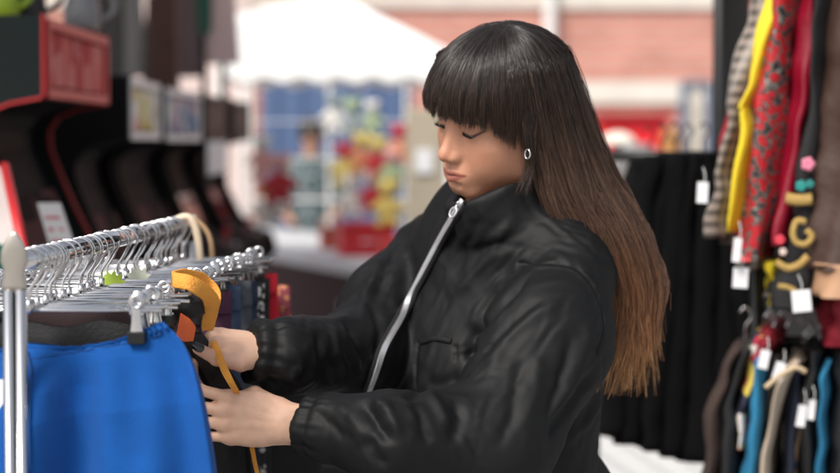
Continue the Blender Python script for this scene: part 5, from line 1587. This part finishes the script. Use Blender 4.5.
for k, (xt, xb, yt, yb) in enumerate([(650, 612, 158, 437), (664, 630, 155, 445), (678, 652, 153, 452), (692, 676, 154, 458), (708, 700, 153, 464), (724, 724, 155, 468), (742, 748, 157, 470)]):
    edge_garment('coat', [(yt, xt - 15, xt + 16), (yt + 30, xt - 21, xt + 22), (300, (xt + xb) / 2 - 24, (xt + xb) / 2 + 26), (yb, xb - 24, xb + 26)], Y + .012 * (k % 2), M_VEL,
        CN[k] + ' of the long black velvet coats on the low rail behind the woman', 'coat', .5, k, group='black velvet coats on the low rail', yaw=.1, fold=.008)
def plaid():
    m = mat('brown plaid', (.2, .17, .15), rough=.9); nt = m.node_tree; N = nt.nodes; L = nt.links; tc = N.new('ShaderNodeTexCoord'); prev = None
    for d, sc, c in (('Z', 14, (.05, .04, .035)), ('Y', 12, (.5, .46, .42))):
        w = N.new('ShaderNodeTexWave'); w.bands_direction = d; w.inputs['Scale'].default_value = sc; L.new(tc.outputs['Object'], w.inputs[0])
        mx = N.new('ShaderNodeMix'); mx.data_type = 'RGBA'; L.new(w.outputs['Fac'], mx.inputs[0]); mx.inputs[7].default_value = (*c, 1)
        if prev is None: mx.inputs[6].default_value = (.26, .21, .18, 1)
        else: L.new(prev, mx.inputs[6])
        if d == 'Y':
            mm = N.new('ShaderNodeMath'); mm.operation = 'MULTIPLY'; mm.inputs[1].default_value = .5; L.new(w.outputs['Fac'], mm.inputs[0]); L.new(mm.outputs[0], mx.inputs[0])
        prev = mx.outputs[2]
    L.new(prev, N['Principled BSDF'].inputs['Base Color']); return m
def floral():
    m = mat('red floral', (.3, .01, .02), rough=.55); nt = m.node_tree; N = nt.nodes; L = nt.links; tc = N.new('ShaderNodeTexCoord')
    v = N.new('ShaderNodeTexVoronoi'); v.inputs['Scale'].default_value = 72; L.new(tc.outputs['Object'], v.inputs['Vector'])
    cr = N.new('ShaderNodeValToRGB'); cr.color_ramp.interpolation = 'CONSTANT'; e = cr.color_ramp.elements
    e[0].color = (.02, .005, .006, 1); e[1].position = .10; e[1].color = (.55, .012, .02, 1)
    for p, c in ((.30, (.30, .006, .012)), (.42, (.55, .02, .03)), (.52, (.012, .010, .012)), (.64, (.30, .28, .24)), (.70, (.012, .01, .012))): q = e.new(p); q.color = (*c, 1)
    L.new(v.outputs['Distance'], cr.inputs[0]); L.new(cr.outputs[0], N['Principled BSDF'].inputs['Base Color']); return m
rail(757, 880, 3.95, -28, 'high rail of colourful garments at the right')
Y = 3.72
M_YEL = fabric('yellow cloth', (.80, .60, .02), rough=.7); M_DRED = fabric('dark red cloth', (.26, .006, .02), rough=.7); M_LRED = mat('red leather', (.22, .004, .018), rough=.32, bump=.2, bscale=30)
M_BRN = mat('brown leather', (.050, .024, .016), rough=.6, bump=.3, bscale=40, var=.15, vscale=8); M_TAN = mat('tan lining', (.42, .24, .14), rough=.7)
g1, _ = edge_garment('jacket', [(-18, 750, 770), (40, 740, 762), (100, 728, 752), (180, 712, 738), (238, 701, 730)], Y + .06, plaid(), 'grey brown plaid jacket, leftmost on the high rail', 'jacket', seed=1)
g2, _ = edge_garment('shirt', [(-18, 752, 776), (60, 740, 762), (110, 727, 752), (150, 716, 745), (192, 712, 738)], Y + .12, M_DRED, 'crimson shirt showing behind the plaid jacket', 'shirt', seed=2)
g2b, _ = edge_garment('coat', [(-18, 762, 782), (60, 748, 770), (150, 732, 752), (220, 722, 742), (245, 722, 742)], Y + .08, fabric('olive brown cloth', (.10, .08, .06)), 'thin olive brown coat between the plaid and the yellow garments', 'coat', seed=21)
g3, _ = edge_garment('dress', [(-18, 768, 782), (20, 762, 777), (60, 752, 768), (105, 735, 758), (112, 738, 757), (160, 737, 752), (232, 730, 741)], Y, M_YEL, 'bright yellow dress left of the red flowered one', 'dress', seed=3)
g4, _ = edge_garment('dress', [(-18, 768, 802), (40, 757, 794), (100, 745, 788), (180, 737, 780), (250, 731, 768), (262, 735, 762)], Y - .03, floral(), 'red dress with dark flower print on the high rail', 'dress', seed=4)
g5, _ = edge_garment('jacket', [(-18, 798, 820), (40, 794, 818), (100, 785, 812), (180, 776, 802), (246, 771, 790)], Y - .02, M_LRED, 'glossy deep red leather jacket right of the flowered dress', 'jacket', seed=5)
g6, b6 = edge_garment('jacket', [(-18, 816, 832), (60, 808, 828), (120, 797, 824), (200, 786, 822), (262, 776, 820), (312, 770, 816)], Y - .05, M_BLK, 'black jacket with gold and flower embroidery on its sleeve', 'jacket', seed=6)
g7, b7 = edge_garment('jacket', [(-18, 826, 900), (60, 820, 900), (160, 814, 896), (262, 806, 890), (268, 806, 890)], Y - .10, M_BRN, 'brown leather jacket cut by the right edge', 'jacket', seed=7)
edge_garment('cuff', [(264, 806, 890), (270, 804, 890), (296, 807, 888), (298, 808, 887)], Y - .104, M_TAN, 'x', 'x')[0]
cf = [o for o in bpy.data.objects if o.name.startswith('cuff')][0]
ch = [c for c in cf.children if c.name.startswith('cloth')][0]
mw = ch.data; mw.transform(Matrix.Translation(cf.location - g7.location)); ch.parent = g7; ch.name = 'turned_cuff'; ch.matrix_parent_inverse = Matrix()
for c in list(cf.children): bpy.data.objects.remove(c)
bpy.data.objects.remove(cf)
edge_garment('dress', [(290, 822, 870), (320, 818, 865), (348, 822, 862)], Y - .02, M_DRED, 'dark red dress hem hanging below the brown leather jacket', 'dress', seed=9)
edge_garment('top', [(262, 766, 784), (285, 765, 782), (308, 767, 780)], Y + .02, M_YEL, 'yellow hem hanging below the embroidered sleeve', 'top', seed=10)
edge_garment('top', [(248, 736, 752), (262, 737, 755), (272, 742, 752)], Y, fabric('grey cloth', (.3, .28, .26)), 'grey hem hanging below the flowered dress', 'top', seed=11)
# embroidery on the black sleeve
def patch(pts, r, mt, name, parent, Yp):
    m = MB(); m.tube(spline([P(a, b, Yp) for a, b in pts], 30), r, 8, flat=.25, up=(0, 1, 0)); m.build(name, mt, parent, True)
M_GOLD = mat('gold thread', (.50, .33, .10), rough=.4, metal=.4, bump=.5, bscale=300)
Yp = Y - .062
patch([(786, 198), (798, 200), (812, 199)], .011, M_GOLD, 'gold_band', g6, Yp)
patch([(806, 222), (797, 221), (793, 232), (796, 242), (806, 244), (812, 236), (806, 230)], .006, M_GOLD, 'gold_scroll', g6, Yp - .01)
patch([(776, 262), (788, 268), (800, 264), (808, 256)], .007, M_GOLD, 'gold_scroll', g6, Yp - .01)
patch([(778, 286), (790, 288), (802, 296)], .005, M_GOLD, 'gold_scroll', g6, Yp - .01)
for (px, py, r, colr, nm) in ((808, 164, .016, (.70, .22, .32), 'pink_flower'), (801, 186, .013, (.02, .26, .24), 'teal_leaf'), (810, 184, .010, (.02, .22, .20), 'teal_leaf'), (780, 240, .012, (.65, .05, .08), 'red_flower'), (783, 252, .009, (.7, .55, .5), 'pale_petal')):
    m = MB(); c = P(px, py, Yp - .004)
    for a in range(5): m.sphere(c + np.array([math.cos(a * 1.257) * r * .42, 0, math.sin(a * 1.257) * r * .42]), (r * .42, .003, r * .42), 8)
    m.build(nm, mat(nm, colr, rough=.7), g6, True)
def price_tag(px0, py0, px1, py1, Y, label, tilt=0):
    c = P((px0 + px1) / 2, (py0 + py1) / 2, Y); w = (px1 - px0) / FPX * Y / 2; h = (py1 - py0) / FPX * Y / 2
    Mx = Matrix.Translation(c) @ Matrix.Rotation(tilt, 4, 'Y')
    t = empty('price_tag', tuple(c), label=label, cat='price tag')
    m = MB(); m.box((-w, -.0008, -h), (w, .0008, h), Mx); m.build('card', mat('tag card', (.78, .78, .80), rough=.7), t)
    m = MB(); m.tube(spline([Mx @ Vector((0, 0, h * .8)), Mx @ Vector((.004, .004, h * 1.5)), Mx @ Vector((0, .012, h * 2.4))], 8), .0008, 4); m.build('string', M_WHITEP, t)
price_tag(697, 182, 708, 203, 3.70, 'white price tag in front of the black coats, under the plaid jacket', .05)
price_tag(733, 268, 748, 288, 3.66, 'white price tag under the red flowered dress', .05)
price_tag(792, 290, 811, 312, 3.58, 'white price tag under the embroidered black sleeve', -.1)
price_tag(733, 238, 741, 262, 3.64, 'narrow grey white tag below the yellow dress', .1)
# ---- lower rail
rail(742, 890, 3.98, 342, 'low rail of dark jackets at the bottom right')
Y = 3.75
M_NAVY = fabric('navy cloth', (.010, .016, .035)); M_TEAL = fabric('petrol blue cloth', (.02, .20, .38)); M_BEI = fabric('beige cloth', (.52, .42, .32)); M_DBR = fabric('dark brown cloth', (.045, .026, .020))
def multi():
    return poster('multicolour knit', [(.02, .02, .03), (.65, .5, .1), (.5, .05, .08), (.7, .65, .6), (.05, .05, .1)], 40)
low = [('jacket', [(352, 728, 744), (380, 712, 730), (430, 700, 722), (520, 696, 720)], M_DBR, 'dark brown jacket, leftmost on the low right rail'),
 ('jacket', [(350, 738, 752), (380, 722, 742), (430, 714, 738), (520, 712, 736)], M_BLK, 'plain black jacket right of the dark brown one on the low rail'),
 ('jacket', [(336, 752, 768), (352, 746, 762), (400, 738, 752), (440, 735, 748), (450, 735, 748)], multi(), 'multicoloured knitted jacket beside the blue one on the low rail'),
 ('shirt', [(335, 755, 772), (345, 752, 774), (362, 750, 768)], M_DRED, 'small red collar showing above the blue jacket'),
 ('jacket', [(358, 756, 766), (380, 750, 764), (430, 742, 760), (520, 732, 756)], M_TEAL, 'petrol blue jacket on the low rail'),
 ('jacket', [(356, 768, 784), (380, 762, 778), (430, 758, 772), (520, 752, 768)], M_BLK, 'black jacket between the blue and the beige ones on the low rail'),
 ('jacket', [(362, 790, 804), (376, 778, 794), (400, 768, 782), (440, 762, 772), (520, 756, 768)], M_BEI, 'beige edged jacket on the low rail'),
 ('jacket', [(366, 792, 808), (400, 782, 800), (520, 776, 796)], M_NAVY, 'navy jacket behind the two small tags on the low rail'),
 ('jacket', [(395, 800, 806), (430, 794, 800), (520, 790, 797)], fabric('tan cloth', (.36, .22, .12)), 'thin tan strap between dark jackets on the low rail'),
 ('jacket', [(352, 806, 822), (400, 800, 818), (520, 797, 816)], M_BLK, 'black jacket left of the bright blue strip on the low rail'),
 ('jacket', [(362, 826, 834), (400, 820, 828), (520, 814, 822)], M_TEAL, 'thin blue strip of a jacket near the right edge of the low rail'),
 ('jacket', [(352, 832, 860), (400, 828, 860), (520, 822, 858)], M_BLK, 'black jacket cut by the right edge on the low rail')]
for i, (nm, lv, mt, lab) in enumerate(low): edge_garment(nm, lv, Y - (.03 if mt in (M_TEAL, M_BEI) else 0) + .008 * (i % 3), mt, lab, nm, .40, 40 + i, fold=.004)
price_tag(759, 350, 769, 369, 3.66, 'white price tag above the petrol blue jacket', .2)
price_tag(774, 362, 784, 380, 3.66, 'pale tag above the beige edged jacket', .3)
price_tag(797, 405, 806, 427, 3.64, 'small white tag hanging on the navy jacket, left of its pair', .15)
price_tag(808, 400, 815, 420, 3.64, 'small white tag hanging right of its pair on the low rail', .1)
m = MB(); m.tube(spline([P(765, 388, 3.6), P(780, 376, 3.6), P(795, 368, 3.6), P(806, 372, 3.6)], 20), .005, 8); m.build('hanger', mat('pale wood', (.5, .38, .24), rough=.5), None, True, label='pale wooden hanger shoulder above the beige edged jacket', cat='hanger')
# pale sheet on the paving between the woman and the coats
m = MB(); G = []
for i in range(30):
    G.append([P(560 + 190 * i / 29, 440 + 60 * j / 9, 5.4) * 0 + np.array([xat(560 + 190 * i / 29, 5.6), 5.2 + j * .12, .62 - .10 * (i / 29) + .02 * math.sin(i * .8 + j) - (0 if j > 0 else .0)]) for j in range(10)])
G = np.array(G); 
front = np.stack([G[:, 0] * np.array([1, 1, 0]) + np.array([0, 0, .02]), G[:, 0]], 1)
m.grid(G); m.grid(front); m.build('dust_sheet', mat('pale sheet', (.60, .60, .60), rough=.9), None, True, label='pale grey dust sheet over a low bench at the bottom centre right', cat='dust sheet')
